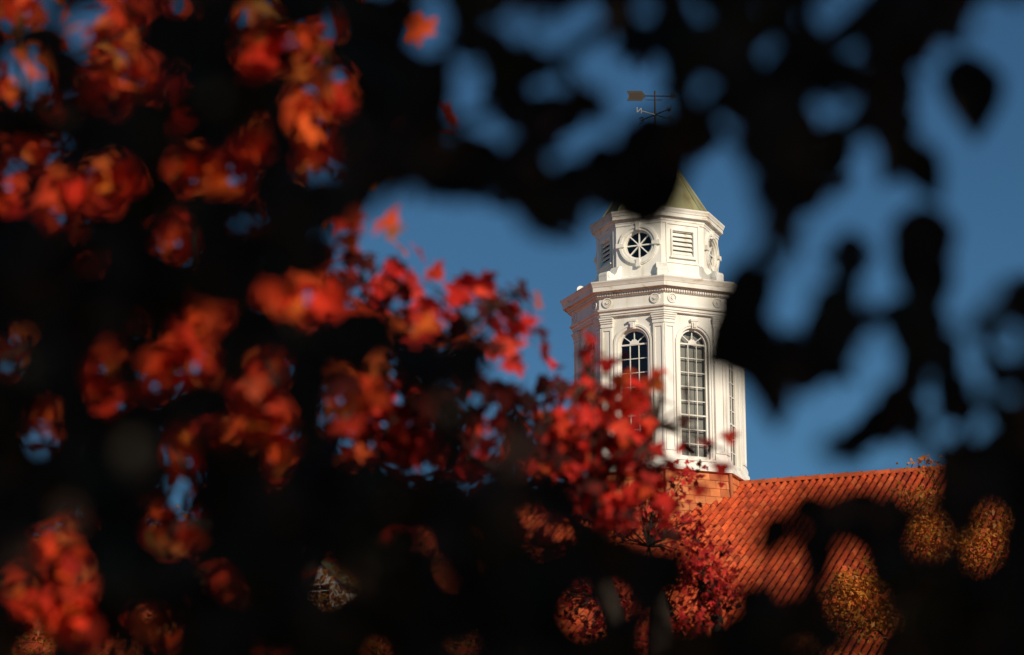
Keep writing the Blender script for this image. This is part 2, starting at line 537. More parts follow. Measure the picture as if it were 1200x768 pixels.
ZS, ZW0 = 17.569, 14.156
wall = MB()
for th in FACES:
    hole_plate(wall, th, AW, .16, 2 * AW * math.tan(R_(22.5)), 14.0, 18.46, arch_outline(.47, ZW0 - .03, ZS))
wall.build('wall', M['white'], tower)

def arc(a, z0, zs, k=16):
    return [(-a, z0)] + [(-a * math.cos(math.pi * i / k), zs + a * math.sin(math.pi * i / k)) for i in range(k + 1)] + [(a, z0)]

def arched_window(th):
    f = MB()
    strip(f, th, arc(.405, ZW0, ZS), arc(.468, ZW0, ZS), AW - .15, AW - .06)
    f.fbox(th, -.405, .405, Z(ZW0) - .02, Z(ZW0) + .06, AW - .14, AW - .065)
    win = f.build('window', M['white'], tower)
    # casing moulding round the arch
    cs = MB()
    strip(cs, th, arc(.475, ZW0 - .02, ZS), arc(.54, ZW0 - .02, ZS), AW - .02, AW + .035)
    strip(cs, th, arc(.5405, ZW0 - .02, ZS), arc(.60, ZW0 - .02, ZS), AW - .02, AW + .062)
    cs.build('casing', M['white'], win)
    kb = MB()
    t, n = frame_of(th)
    for (w0, w1, z0, z1, d) in ((.075, .10, ZS + .44, ZS + .66, .11), (.12, .135, ZS + .66, ZS + .72, .13)):
        o = [(-w0, z0), (w0, z0), (w1, z1), (-w1, z1)]
        kb.prism([t * u + n * (AW - .01) + np.array([0, 0, Z(z)]) for u, z in o], n * d)
    kb.fbox(th, -.045, .045, Z(ZS + .47), Z(ZS + .62), AW + .09, AW + .135)
    kb.build('keystone', M['white'], win)
    sl = MB(); sl.fbox(th, -.62, .62, Z(ZW0 - .10), Z(ZW0 - .035), AW - .12, AW + .09); sl.build('sill', M['white'], win)
    # glazing bars
    g = MB(); d0, d1 = AW - .115, AW - .088
    H = (ZS - ZW0) / 8
    for u in (-.137, .137): g.fbar(th, (u, Z(ZW0)), (u, Z(ZS)), .024, d0, d1)
    for i in range(1, 9):
        g.fbar(th, (-.41, Z(ZW0 + i * H)), (.41, Z(ZW0 + i * H)), .045 if i in (3, 8) else .024, d0 - .004, d1 + (.012 if i in (3, 8) else -.004))
    for a in (38, 90, 142):
        g.fbar(th, (.1 * math.cos(R_(a)), Z(ZS) + .1 * math.sin(R_(a))), (.41 * math.cos(R_(a)), Z(ZS) + .41 * math.sin(R_(a))), .026, d0 + .002, d1 - .002)
    hub = [(.15 * (1 + .09 * math.cos(10 * R_(a))) * math.cos(R_(a)), ZS + .15 * (1 + .09 * math.cos(10 * R_(a))) * math.sin(R_(a))) for a in range(0, 181, 9)]
    g.prism([t * u + n * (d0 + .003) + np.array([0, 0, Z(z)]) for u, z in hub], n * .045)
    g.build('glazing_bars', M['white'], win)
    p = MB()
    o = arch_outline(.43, ZW0 - .01, ZS)
    p.add([t * u + n * (AW - .118) + np.array([0, 0, Z(z)]) for u, z in o], [tuple(range(len(o)))])
    p.build('pane', M['glass'], win)
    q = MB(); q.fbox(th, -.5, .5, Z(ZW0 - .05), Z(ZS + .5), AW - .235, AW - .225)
    q.build('pane_backing', M['pane_backing'] if th in (22.5, 67.5, 112.5) else M['brown_backing'], win)    # added backings, pale on sunny sides, brown elsewhere: pane light put into colour
for th in FACES: arched_window(th)
# near-black floor and added lining: the unlit inside put into the colour
b = MB(); b.lathe([(1.55, Z(13.9)), (1.55, Z(18.4))], 16); b.build('dark_lining', M['dark_inside'], tower)
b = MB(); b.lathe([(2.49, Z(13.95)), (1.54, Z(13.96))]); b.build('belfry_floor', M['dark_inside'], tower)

# corner pilasters
def corner_poly(th, ap, w, ap_in):
    """plan of a pier wrapped round the octagon corner at th"""
    pts = []
    tl, nl = frame_of(th - 22.5); tr_, nr_ = frame_of(th + 22.5)
    so = ap * math.tan(R_(22.5)); si = ap_in * math.tan(R_(22.5))
    pts.append(nl * ap + tl * (so - w)); pts.append(nl * ap + tl * so); pts.append(nr_ * ap + tr_ * (-so + w))
    pts.append(nr_ * ap_in + tr_ * (-so + w)); pts.append(nl * ap_in + tl * si); pts.append(nl * ap_in + tl * (so - w))
    return pts
def pier(mb, th, ap, w, z0, z1, ap_in=AW - .03):
    P = [p + np.array([0, 0, Z(z0)]) for p in corner_poly(th, ap, w, ap_in)]
    mb.prism(P, (0, 0, z1 - z0))
for th in CORN:
    b = MB()
    pier(b, th, AW + .055, .345, 14.03, 18.15)
    for sgn in (-1, 1):                     # raised border leaving a sunk panel
        f = th + sgn * 22.5; so = (AW + .055) * math.tan(R_(22.5))
        c0 = -sgn * (so - .172)
        for (u0, u1, z0, z1) in ((-.160, -.105, 14.32, 18.10), (.105, .160, 14.32, 18.10), (-.105, .105, 14.32, 14.40), (-.105, .105, 18.02, 18.10)):
            b.fbox(f, c0 + u0, c0 + u1, Z(z0), Z(z1), AW + .05, AW + .083)
    pil = b.build('pilaster', M['white'], tower)
    c = MB()
    pier(c, th, AW + .085, .37, 18.13, 18.20); pier(c, th, AW + .10, .38, 18.24, 18.30); pier(c, th, AW + .125, .40, 18.30, 18.36); pier(c, th, AW + .15, .42, 18.36, 18.40)
    pier(c, th, AW + .07, .355, 18.20, 18.24); pier(c, th, AW + .06, .35, 18.40, 18.47)
    c.build('capital', M['white'], pil)
    c = MB()
    pier(c, th, AW + .11, .385, 14.03, 14.17); pier(c, th, AW + .095, .375, 14.17, 14.22); pier(c, th, AW + .075, .36, 14.22, 14.27)
    c.build('plinth', M['white'], pil)

# entablature
ring('entablature', [(2.40, 18.45), (2.60, 18.45), (2.60, 18.50), (2.635, 18.505), (2.635, 18.58), (2.70, 18.60), (2.715, 18.645), (2.655, 18.65), (2.645, 18.66),
      (2.645, 19.00), (2.68, 19.02), (2.70, 19.045), (2.40, 19.05)], M['white'])
ring('main_cornice', [(2.40, 19.04), (2.70, 19.045), (2.705, 19.11), (2.78, 19.13), (2.80, 19.175), (2.86, 19.185), (2.865, 19.165), (2.905, 19.165), (2.91, 19.285), (2.925, 19.30),
      (2.935, 19.33), (2.96, 19.38), (2.985, 19.42), (2.99, 19.455), (2.80, 19.50), (1.8, 19.60)], M['trim'])
b = MB()
for th in FACES:
    side = 2.735 * C8 * math.tan(R_(22.5)); nd = 27
    for i in range(nd):
        u = -side + (i + .5) * 2 * side / nd
        b.fbox(th, u - .025, u + .025, Z(19.047), Z(19.118), 2.68 * C8, 2.765 * C8)
b.build('dentil_band', M['trim'], tower)
for th in FACES:
    t, n = frame_of(th)
    for s in (-1, 1):
        r = MB(); c0 = t * s * .745 + n * (2.645 * C8) + np.array([0, 0, Z(18.86)])
        for (ro, ri, d0, d1) in ((.150, .115, -.01, .04), (.095, .065, -.01, .03), (.045, 0.0, -.01, .055)):
            k = 20
            V = []
            for (rr, dd) in ((ro, d0), (ro, d1), (max(ri, .001), d1), (max(ri, .001), d0)):
                for i in range(k):
                    a = 2 * math.pi * i / k
                    V.append(c0 + t * rr * math.cos(a) + np.array([0, 0, rr * math.sin(a)]) + n * dd)
            F = [(q * k + i, q * k + (i + 1) % k, (q + 1) * k + (i + 1) % k, (q + 1) * k + i) for q in range(3) for i in range(k)]
            r.add(V, F)
        r.build('rosette', M['white'], tower)
        
# upper lantern stage
AU = 1.863 * C8
ring('lantern_plinth', [(1.80, 19.50), (1.93, 19.50), (1.93, 19.80), (1.89, 19.83), (1.80, 19.84)], M['white'])
lw = MB()
WU = 2 * AU * math.tan(R_(22.5))
def circ(r, zc, k=32): return [(-r * math.cos(2 * math.pi * i / k), zc + r * math.sin(2 * math.pi * i / k)) for i in range(k)]
def rect(a, z0, z1): return [(-a, z0), (-a, (z0 + z1) / 2), (-a, z1), (0, z1), (a, z1), (a, (z0 + z1) / 2), (a, z0), (0, z0)]
OC, LC = 20.775, 20.80
for k, th in enumerate(FACES):
    if k % 2: hole_plate(lw, th, AU, .14, WU, 19.80, 21.48, circ(.44, OC))     # 67.5, 157.5, 247.5, 337.5
    else: hole_plate(lw, th, AU, .14, WU, 19.80, 21.48, rect(.345, LC - .36, LC + .36))
lw.build('lantern_wall', M['white'], tower)
def full_circ(r, k=32): return [(r * math.cos(2 * math.pi * i / k), r * math.sin(2 * math.pi * i / k)) for i in range(k + 1)]
for k, th in enumerate(FACES):
    t, n = frame_of(th)
    if k % 2:
        f = MB()
        for (ri, ro, d0, d1) in ((.40, .46, -.13, -.02), (.455, .53, -.02, .04), (.5305, .60, -.02, .075), (.6005, .635, -.02, .045)):
            strip(f, th, [(u, OC + z) for u, z in full_circ(ri)], [(u, OC + z) for u, z in full_circ(ro)], AU + d0, AU + d1)
        oc = f.build('oculus', M['white'], tower)
        for a in (0, 90, 180, 270):
            kb = MB()
            e = np.array([math.cos(R_(a)), math.sin(R_(a))]); q = np.array([-e[1], e[0]])
            o = [e * .445 - q * .05, e * .445 + q * .05, e * .69 + q * .07, e * .69 - q * .07]
            kb.prism([t * p[0] + n * (AU - .01) + np.array([0, 0, Z(OC) + p[1]]) for p in o], n * .115)
            kb.build('keystone', M['white'], oc)
        g = MB()
        for a in (0, 45, 90, 135):
            e = np.array([math.cos(R_(a)), math.sin(R_(a))]) * .42
            g.fbar(th, (-e[0], Z(OC) - e[1]), (e[0], Z(OC) + e[1]), .036, AU - .10 + a * 1e-5, AU - .06 + a * 2e-5)
        g.prism([t * u + n * (AU - .09) + np.array([0, 0, Z(OC) + z]) for u, z in full_circ(.055, 16)[:-1]], n * .05)
        g.build('glazing_bars', M['white'], oc)
        p = MB(); o = full_circ(.43)[:-1]
        p.add([t * u + n * (AU - .11) + np.array([0, 0, Z(OC) + z]) for u, z in o], [tuple(range(len(o)))]); p.build('pane', M['glass'], oc)
    else:
        f = MB()
        for (a, h, w_, d1) in ((.56, .63, .055, .03), (.395, .43, .05, .045)):
            for (u0, u1, z0, z1) in ((-a, a, h - w_, h), (-a, a, -h, -h + w_), (-a, -a + w_, -h + w_, h - w_), (a - w_, a, -h + w_, h - w_)):
                f.fbox(th, u0, u1, Z(LC + z0), Z(LC + z1), AU - .02, AU + d1)
        f.fbox(th, -.44, .44, Z(LC - .475), Z(LC - .432), AU - .02, AU + .075)
        lo = f.build('louvre', M['white'], tower)
        s = MB()
        for i in range(5):
            zc = Z(LC - .285 + i * .142)
            s.box(n * (AU - .055) + np.array([0, 0, zc]), t * .34, n * .042 + np.array([0, 0, -.062]), n * .009 + np.array([0, 0, .007]))
        s.build('slats', M['white'], lo)
b = MB(); b.lathe([(1.55, Z(19.8)), (1.55, Z(21.4))], 16); b.build('lantern_dark_lining', M['dark_inside'], tower)  # near-black lining stands in for the unlit space behind the slats
ring('lantern_cornice', [(1.75, 21.40), (1.885, 21.40), (1.885, 21.47), (1.90, 21.475), (1.90, 21.53), (1.93, 21.56), (1.945, 21.585), (2.00, 21.60), (2.005, 21.585), (2.02, 21.585), (2.02, 21.69), (2.04, 21.70),
      (2.05, 21.75), (2.08, 21.80), (2.085, 21.84), (1.70, 21.93)], M['trim'])
for th in CORN:                              # scroll buttresses round the foot of the lantern
    a = R_(th); d = np.array([math.sin(a), -math.cos(a), 0]); q = np.array([math.cos(a), math.sin(a), 0])
    prof = [(1.80, 19.54), (2.46, 19.53), (2.47, 19.66)]
    for i in range(9):
        w_ = R_(-20 + 20 * i); prof.append((2.36 + .115 * math.cos(w_), 19.76 + .115 * math.sin(w_) + .02))
    prof += [(2.12, 19.82), (2.03, 19.92), (1.97, 20.06), (1.90, 20.14), (1.80, 20.15)]
    b = MB(); b.prism([d * r + np.array([0, 0, Z(z)]) - q * .165 for r, z in prof], q * .33)
    for s in (-1, 1):
        b.prism([d * (2.36 + .075 * math.cos(R_(x))) + np.array([0, 0, Z(19.77 + .075 * math.sin(R_(x)))]) + q * s * .163 for x in range(0, 360, 24)], q * s * .02)
    b.build('scroll_buttress', M['white'], tower, .008)
# copper spire with standing seams
b = MB()
b.lathe([(1.80, Z(21.88)), (1.76, Z(21.95)), (1.50, Z(22.35)), (1.15, Z(22.93)), (.70, Z(23.64)), (.30, Z(24.25)), (.10, Z(24.56))], cap=True)
spire = b.build('spire', M['copper'], tower)
b = MB()
for th in CORN:
    a = R_(th); d = np.array([math.sin(a), -math.cos(a), 0])
    b.tube([d * 1.76 + np.array([0, 0, Z(21.96)]), d * 1.15 + np.array([0, 0, Z(22.93)]), d * .1 + np.array([0, 0, Z(24.56)])], .022, 6)
b.build('seams', M['copper'], spire)
b = MB(); b.lathe([(.05, Z(24.50)), (.13, Z(24.56)), (.10, Z(24.62)), (.17, Z(24.70)), (.20, Z(24.80)), (.17, Z(24.90)), (.08, Z(24.98)), (.04, Z(25.03))], 16, cap=True, smooth=True)
b.build('finial', M['copper'], spire)

# ------------------------------------------------------------------ weather vane on the spire
VZ = 25.0
vane = empty('weather_vane', (AX, AY, VZ + EYE))
tag(vane, 'dark arrow weather vane with compass letters on the tip of the spire', 'weather vane')
b = MB(); b.tube([(0, 0, -.05), (0, 0, .5), (0, 0, 1.25)], [.036, .030, .024], 8); b.build('mast', M['bronze'], vane)
def vane_arm(th, letter, mt):
    a = R_(th); d = np.array([math.sin(a), -math.cos(a), 0]); up = np.array([0, 0, 1.0])
    b = MB(); zc = .46
    b.tube([d * .02 + up * zc, d * .55 + up * zc], .017, 6)
    arm = b.build('compass_arm', mt, vane)
    l = MB(); w, h = .085, .17; o = d * .66 + up * zc - up * h / 2
    q = d                                    # letters stand in the plane of their arm
    S = {'N': [((-1, 0), (-1, 1)), ((-1, 1), (1, 0)), ((1, 0), (1, 1))], 'E': [((-1, 0), (-1, 1)), ((-1, 1), (1, 1)), ((-1, .5), (.6, .5)), ((-1, 0), (1, 0))],
         'S': [((1, 1), (-1, 1)), ((-1, 1), (-1, .5)), ((-1, .5), (1, .5)), ((1, .5), (1, 0)), ((1, 0), (-1, 0))], 'W': [((-1, 1), (-.5, 0)), ((-.5, 0), (0, .7)), ((0, .7), (.5, 0)), ((.5, 0), (1, 1))]}[letter]
    for p0, p1 in S:
        l.tube([o + q * p0[0] * w + up * p0[1] * h, o + q * p1[0] * w + up * p1[1] * h], .016, 6)
    l.build('letter', mt, arm)
vane_arm(-52, 'N', M['sunlit_metal']); vane_arm(-142, 'E', M['bronze']); vane_arm(128, 'S', M['bronze']); vane_arm(38, 'W', M['bronze'])
b = MB(); zA = 1.085
b.tube([(-.30, 0, zA), (.52, 0, zA - .01)], .020, 6)
b.tube([(-.26, 0, zA - .135), (.22, 0, zA - .135)], .012, 6)
b.tube([(-.40, 0, zA - .02), (-.26, 0, zA - .135)], .007, 6)
arrow = b.build('arrow', M['bronze'], vane)
b = MB()
b.prism([(.50, -.012, zA + .075), (.50, -.012, zA - .095), (.72, -.012, zA - .01)], (0, .024, 0)); b.build('arrow_head', M['bronze'], arrow)
b = MB()
out = [(-.28, 0), (-.36, .10)]
for i in range(13): out.append((-.40 - .036 * i, .155 + (.018 if i % 2 else 0)))
out += [(-.875, .16), (-.80, .0), (-.875, -.16)]
for i in range(12, -1, -1): out.append((-.40 - .036 * i, -.155 - (.018 if i % 2 else 0)))
out += [(-.36, -.10)]
b.prism([(x, -.01, zA + .0 + z) for x, z in out], (0, .02, 0)); tail = b.build('tail_banner', M['bronze'], arrow)
b = MB()
for i in range(5):
    for s in (-1, 1):
        k = [(-.43 - .075 * i + .03 * math.cos(2 * math.pi * j / 10), -.014, zA + s * .07 + .035 * math.sin(2 * math.pi * j / 10)) for j in range(11)]
        b.tube(k, .008, 5)
b.tube([(-.30, -.014, zA), (-.80, -.014, zA)], .01, 5)
b.build('scrollwork', M['gilt'], tail)

# ------------------------------------------------------------------ leaves
def leaf_ovate():
    ms = np.array([0, .12, .35, .6, .82, 1.0]); ws = np.array([.0, .20, .34, .29, .15, 0.0])
    V = []; F = []
    for m_, w_ in zip(ms, ws):
        y = m_; zc = -.10 * m_ ** 2
        V += [(-w_, y, zc + .28 * w_), (0, y, zc), (w_, y, zc + .28 * w_)]
    for i in range(5):
        a = 3 * i; b2 = a + 3
        F += [(a, a + 1, b2 + 1, b2), (a + 1, a + 2, b2 + 2, b2 + 1)]
    return np.array(V), np.array(F)
def leaf_maple():
    lob = [(-90, .12), (-62, .30), (-38, .62), (-22, .36), (-8, .66), (10, .92), (24, .62), (38, .50), (60, .80), (78, .74), (90, 1.15)]
    right = [(r * math.cos(R_(a)), r * math.sin(R_(a))) for a, r in lob]
    left = [(-x, y) for x, y in right[1:-1]][::-1]
    o = right + left
    V = [(0, 0, 0)] + [(x * .62, y * .62 + .05, -.16 * (x * x + y * y) * .5 + .05 * math.sin(5 * x)) for x, y in o]
    n = len(o)
    F = [(0, 1 + i, 1 + (i + 1) % n, 1 + (i + 1) % n) for i in range(n)]
    return np.array(V), np.array([f[:3] for f in F])
def leaf_small():
    V = np.array([(0, 0, 0), (.28, .4, .06), (0, 1, -.08), (-.28, .4, .06)]); return V, np.array([(0, 1, 2, 3)])
OV, MP, SM = leaf_ovate(), leaf_maple(), leaf_small()

def rot_frames(n, droop=.6, rs=rng, spread=1.0):
    """random leaf frames: tip direction biased downward, blade normal random"""
    tip = rs.normal(0, 1, (n, 3)) * spread; tip[:, 2] -= droop * 1.6
    tip /= np.linalg.norm(tip, axis=1)[:, None]
    nn = rs.normal(0, 1, (n, 3)); nn[:, 2] += .5
    x = np.cross(tip, nn); x /= np.linalg.norm(x, axis=1)[:, None]
    z = np.cross(x, tip)
    return np.stack([x, tip, z], 2)          # columns
def leaf_verts(tpl, pos, fr, size):
    return (np.einsum('nij,vj->nvi', fr, tpl) * size[:, None, None]) + pos[:, None, :]

class Crown:
    def __init__(self, tpl): self.tpl = tpl; self.V = []; self.C = []; self.twig = []
    def add(self, pos, fr, size, cols):
        self.V.append(leaf_verts(self.tpl[0], pos, fr, size)); self.C.append(cols)
    def build(self, name, leaf_mat, parent, twigs=None):
        V = np.concatenate(self.V); C = np.concatenate(self.C); n, k, _ = V.shape
        F = (self.tpl[1][None] + (np.arange(n) * k)[:, None, None]).reshape(-1, self.tpl[1].shape[1])
        VV = V.reshape(-1, 3) - np.array(parent.location)
        T = np.repeat(C, k, 0); nl = len(F)
        for b in self.twig:
            q = np.array(b.f)
            if F.shape[1] == 3: q = np.concatenate([q[:, :3], q[:, [0, 2, 3]]])
            F = np.vstack([F, q + len(VV)]); VV = np.vstack([VV, np.array(b.v)]); T = np.vstack([T, np.full((len(b.v), 3), .05)])
        me = np_mesh(name, VV, F, T, True)
        mi = np.zeros(len(F), np.int32); mi[nl:] = 1
        o = link_mesh(name, me, [leaf_mat, M['bark']], parent)
        me.polygons.foreach_set('material_index', mi)
        return o

def pick(cols, n, var=.18):
    cols = np.array([c for c, _ in cols]), np.array([p for _, p in cols])
    i = rng.choice(len(cols[0]), size=n, p=cols[1] / cols[1].sum())
    return np.clip(cols[0][i] * rng.normal(1, var, (n, 1)), .003, .9)

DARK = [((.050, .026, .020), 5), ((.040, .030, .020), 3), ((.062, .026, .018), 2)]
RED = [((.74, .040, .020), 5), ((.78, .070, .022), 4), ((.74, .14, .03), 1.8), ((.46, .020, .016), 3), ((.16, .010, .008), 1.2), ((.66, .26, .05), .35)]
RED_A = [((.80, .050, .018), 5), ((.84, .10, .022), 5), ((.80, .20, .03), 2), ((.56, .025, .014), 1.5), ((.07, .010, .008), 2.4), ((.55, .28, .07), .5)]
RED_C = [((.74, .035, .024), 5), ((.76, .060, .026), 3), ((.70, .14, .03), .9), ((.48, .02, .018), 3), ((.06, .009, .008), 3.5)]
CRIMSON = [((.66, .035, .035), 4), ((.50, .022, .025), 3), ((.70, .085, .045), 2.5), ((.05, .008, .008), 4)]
GOLD = [((.66, .27, .035), 4), ((.58, .20, .028), 3), ((.30, .16, .035), 2), ((.68, .15, .025), 2)]

# --- where the photograph looks through the near leaves: polygons and ovals in photo pixels
GP = []   # polygons
GE = []   # ovals cx, cy, rx, ry, angle
GP.append([(395, 268), (425, 245), (470, 228), (520, 232), (560, 238), (600, 246), (625, 268), (640, 284), (662, 284), (690, 262), (706, 242), (735, 244), (748, 254), (768, 250), (782, 226),
           (796, 204), (806, 205), (822, 182), (848, 166), (862, 170), (874, 195), (884, 245), (905, 290), (897, 312), (872, 322), (868, 340), (850, 350), (842, 375), (826, 395), (822, 412), (832, 430), (856, 440),
           (876, 440), (880, 470), (893, 492), (912, 488), (930, 468), (960, 452), (998, 444), (1004, 414), (1012, 384), (1035, 386), (1048, 404), (1064, 424), (1050, 440), (1026, 458),
           (1022, 480), (990, 505), (953, 520), (966, 536), (1000, 548), (1030, 520), (1060, 512), (1082, 530), (1092, 556), (1096, 575), (1078, 590), (1112, 625), (1106, 650), (1084, 650), (1068, 612), (1054, 604), (1035, 612),
           (1034, 585), (1000, 579), (975, 594), (965, 620), (955, 645), (948, 664), (926, 678), (918, 652), (902, 628), (914, 664), (885, 686), (868, 676), (866, 704), (846, 734), (818, 726), (796, 728), (800, 705), (808, 645),
           (760, 630), (730, 622), (700, 612), (676, 590), (640, 588), (618, 560), (585, 545), (555, 560), (520, 560), (470, 575), (420, 560), (395, 520), (380, 470), (396, 440), (420, 440), (440, 430), (420, 405), (398, 398), (388, 370), (384, 330), (394, 300)])
GP.append([(800, 0), (820, 0), (832, 20), (818, 44), (802, 30)])
GP.append([(1140, 0), (1200, 0), (1300, -60), (1420, 80), (1420, 300), (1200, 322), (1172, 328), (1152, 366), (1112, 384), (1092, 350), (1118, 312), (1110, 262), (1082, 246), (1052, 278), (1056, 320), (1060, 350), (1022, 372), (1000, 342), (1014, 310), (1028, 296),
           (990, 272), (975, 282), (970, 322), (950, 352), (938, 390), (905, 384), (892, 362), (905, 328), (930, 300), (940, 256), (964, 246), (996, 210), (992, 186), (1014, 156), (1030, 160), (1030, 196), (1050, 206), (1090, 220), (1106, 208), (1100, 186), (1080, 156), (1068, 130), (1080, 108), (1072, 92), (1086, 62), (1110, 50), (1132, 54), (1140, 20)])
GP.append([(582, 22), (602, 15), (640, 28), (668, 10), (700, 2), (718, 22), (712, 56), (750, 80), (796, 56), (796, 76), (778, 98), (782, 150), (752, 152), (744, 170), (716, 168), (700, 172), (680, 192), (660, 206), (640, 212), (634, 196), (664, 166), (676, 142), (704, 146), (722, 122),
           (700, 106), (680, 94), (668, 70), (636, 54), (602, 54)])
for e in [(507, 30, 24, 38, 0), (549, 108, 24, 46, 12), (566, 146, 36, 20, 20), (640, 100, 28, 11, 0), (762, 14, 20, 12, 0), (904, 66, 17, 34, 24), (976, 130, 24, 16, 0), (1030, 122, 18, 10, 0), (1020, 56, 17, 14, 0),
          (980, 55, 20, 17, 0), (968, 18, 34, 18, 0), (828, 108, 20, 18, 0), (850, 145, 10, 12, 0), (1088, 470, 15, 15, 0), (1101, 505, 17, 17, 0), (1150, 497, 15, 16, 0), (1149, 455, 12, 17, 0), (1183, 408, 18, 18, 0), (1136, 412, 14, 30, -25), (1186, 462, 12, 12, 0), (1185, 380, 14, 10, 0)]: GE.append((e[0], e[1], e[2] * .9, e[3] * .9, e[4]))
def z2(x, y, rx, ry, ox=0, oy=0, rot=0): GE.append((ox + x / 2, oy + y / 2, rx / 2 * .91 + 2, ry / 2 * .91 + 2, rot))
for q in [(60, 15, 72, 38), (230, 60, 105, 55), (290, 190, 85, 65), (55, 180, 72, 60), (640, 100, 85, 98), (500, 140, 30, 26), (760, 70, 44, 40), (730, 245, 58, 66), (775, 205, 44, 56), (740, 360, 42, 60), (415, 255, 28, 42), (100, 320, 88, 65), (20, 450, 44, 45),
          (225, 440, 112, 48), (120, 490, 32, 40), (480, 405, 104, 48), (600, 342, 44, 30), (195, 595, 35, 50), (400, 570, 50, 60), (585, 535, 30, 20), (690, 700, 80, 50), (480, 745, 74, 25), (315, 757, 14, 14), (400, 10, 60, 14)]: z2(*q)
for q in [(10, 75, 24, 42), (115, 65, 30, 26), (255, 60, 32, 26), (240, 150, 38, 55), (440, 20, 52, 32), (385, 95, 58, 40), (460, 78, 50, 38), (355, 145, 34, 30), (595, 185, 62, 66), (632, 95, 32, 30), (655, 208, 40, 28), (520, 250, 42, 24), (95, 220, 42, 60), (420, 280, 30, 42), (425, 342, 42, 48), (650, 305, 30, 40),
          (190, 395, 32, 26), (212, 440, 38, 30), (125, 520, 56, 46), (165, 578, 46, 46), (160, 635, 42, 42), (30, 600, 32, 40), (66, 650, 22, 26), (405, 430, 34, 30), (335, 490, 42, 34), (400, 490, 52, 34), (456, 490, 24, 46), (508, 636, 46, 54), (170, 700, 72, 50), (346, 690, 30, 40), (385, 720, 20, 26), (765, 535, 20, 16),
          (745, 590, 18, 14), (765, 615, 32, 16), (80, 760, 40, 18), (280, 764, 30, 12), (630, 752, 38, 20), (60, 30, 20, 14)]: z2(*q, ox=0, oy=384)
for q in [(480, 470, 44, 48), (600, 420, 34, 28), (660, 430, 50, 34), (715, 415, 28, 28), (590, 660, 58, 40), (735, 725, 38, 30), (790, 655, 30, 34), (115, 430, 40, 17), (165, 505, 24, 20), (80, 525, 16, 14), (250, 590, 24, 18), (10, 620, 18, 22), (100, 675, 18, 16), (80, 750, 24, 24), (280, 735, 18, 18), (152, 312, 34, 26), (100, 372, 60, 26)]: z2(*q, ox=400, oy=384)
for q in [(645, 392, 30, 40), (710, 505, 40, 60), (390, 568, 44, 44), (252, 634, 54, 40), (325, 600, 26, 18), (512, 582, 28, 44, 35), (430, 672, 70, 48), (290, 755, 24, 14), (770, 300, 18, 14), (400, 715, 30, 24)]:
    GE.append((800 + q[0] / 2, 384 + q[1] / 2, q[2] / 2 + 2, q[3] / 2 + 2, q[4] if len(q) > 4 else 0))

GX0, GY0, GX1, GY1, GS = -330, -260, 1530, 1010, 4
gw, gh = (GX1 - GX0) // GS, (GY1 - GY0) // GS
gx = GX0 + (np.arange(gw) + .5) * GS; gy = GY0 + (np.arange(gh) + .5) * GS
XX, YY = np.meshgrid(gx, gy)
open_ = np.zeros((gh, gw), bool)
for poly in GP:
    ins = np.zeros_like(open_); n = len(poly)
    for i in range(n):
        (x1, y1), (x2, y2) = poly[i], poly[(i + 1) % n]
        if y1 == y2: continue
        c = ((y1 > YY) != (y2 > YY)) & (XX < (x2 - x1) * (YY - y1) / (y2 - y1) + x1)
        ins ^= c
    open_ |= ins
for cx, cy, rx, ry, ro in GE:
    c, s = math.cos(R_(ro)), math.sin(R_(ro))
    dx, dy = XX - cx, YY - cy
    ph = np.arctan2(dy, dx); a1, a2, a3 = rng.uniform(0, 6.28, 3)
    wob = 1 + .22 * np.sin(2 * ph + a1) + .17 * np.sin(3 * ph + a2) + .10 * np.sin(5 * ph + a3)
    open_ |= np.sqrt(((dx * c + dy * s) / rx) ** 2 + ((-dx * s + dy * c) / ry) ** 2) < wob * .97
# clumps of near leaves that hang inside those openings
for cx, cy, rx, ry in [(428, 392, 48, 38), (492, 424, 42, 30), (549, 426, 24, 32), (605, 515, 25, 42), (528, 498, 26, 48), (642, 584, 46, 24), (590, 562, 34, 24), (490, 590, 70, 40), (440, 560, 40, 22), (1085, 600, 18, 12), (765, 215, 30, 44), (740, 225, 26, 30), (1138, 110, 26, 44), (757, 205, 34, 40), (690, 225, 22, 26), (850, 395, 24, 34), (1005, 606, 46, 26), (905, 628, 13, 30), (958, 655, 20, 34), (1035, 640, 26, 26), (895, 715, 40, 14), (800, 60, 20, 60), (1045, 85, 28, 60), (1122, 600, 20, 46), (1070, 674, 34, 24), (1075, 720, 26, 40), (962, 712, 22, 18), (930, 700, 16, 14), (1050, 590, 14, 30), (1130, 560, 40, 20), (965, 740, 40, 14), (60, 430, 40, 24), (250, 330, 60, 24), (150, 560, 60, 24)]:
    open_ &= ~(((XX - cx) / rx) ** 2 + ((YY - cy) / ry) ** 2 < 1)
# beyond the frame the canopy goes on with gaps of its own
for _ in range(90):
    cx, cy = random.uniform(GX0, GX1), random.uniform(GY0, GY1)
    if -40 < cx < 1240 and -40 < cy < 808: continue
    open_ |= ((XX - cx) / random.uniform(18, 50)) ** 2 + ((YY - cy) / random.uniform(18, 45)) ** 2 < 1

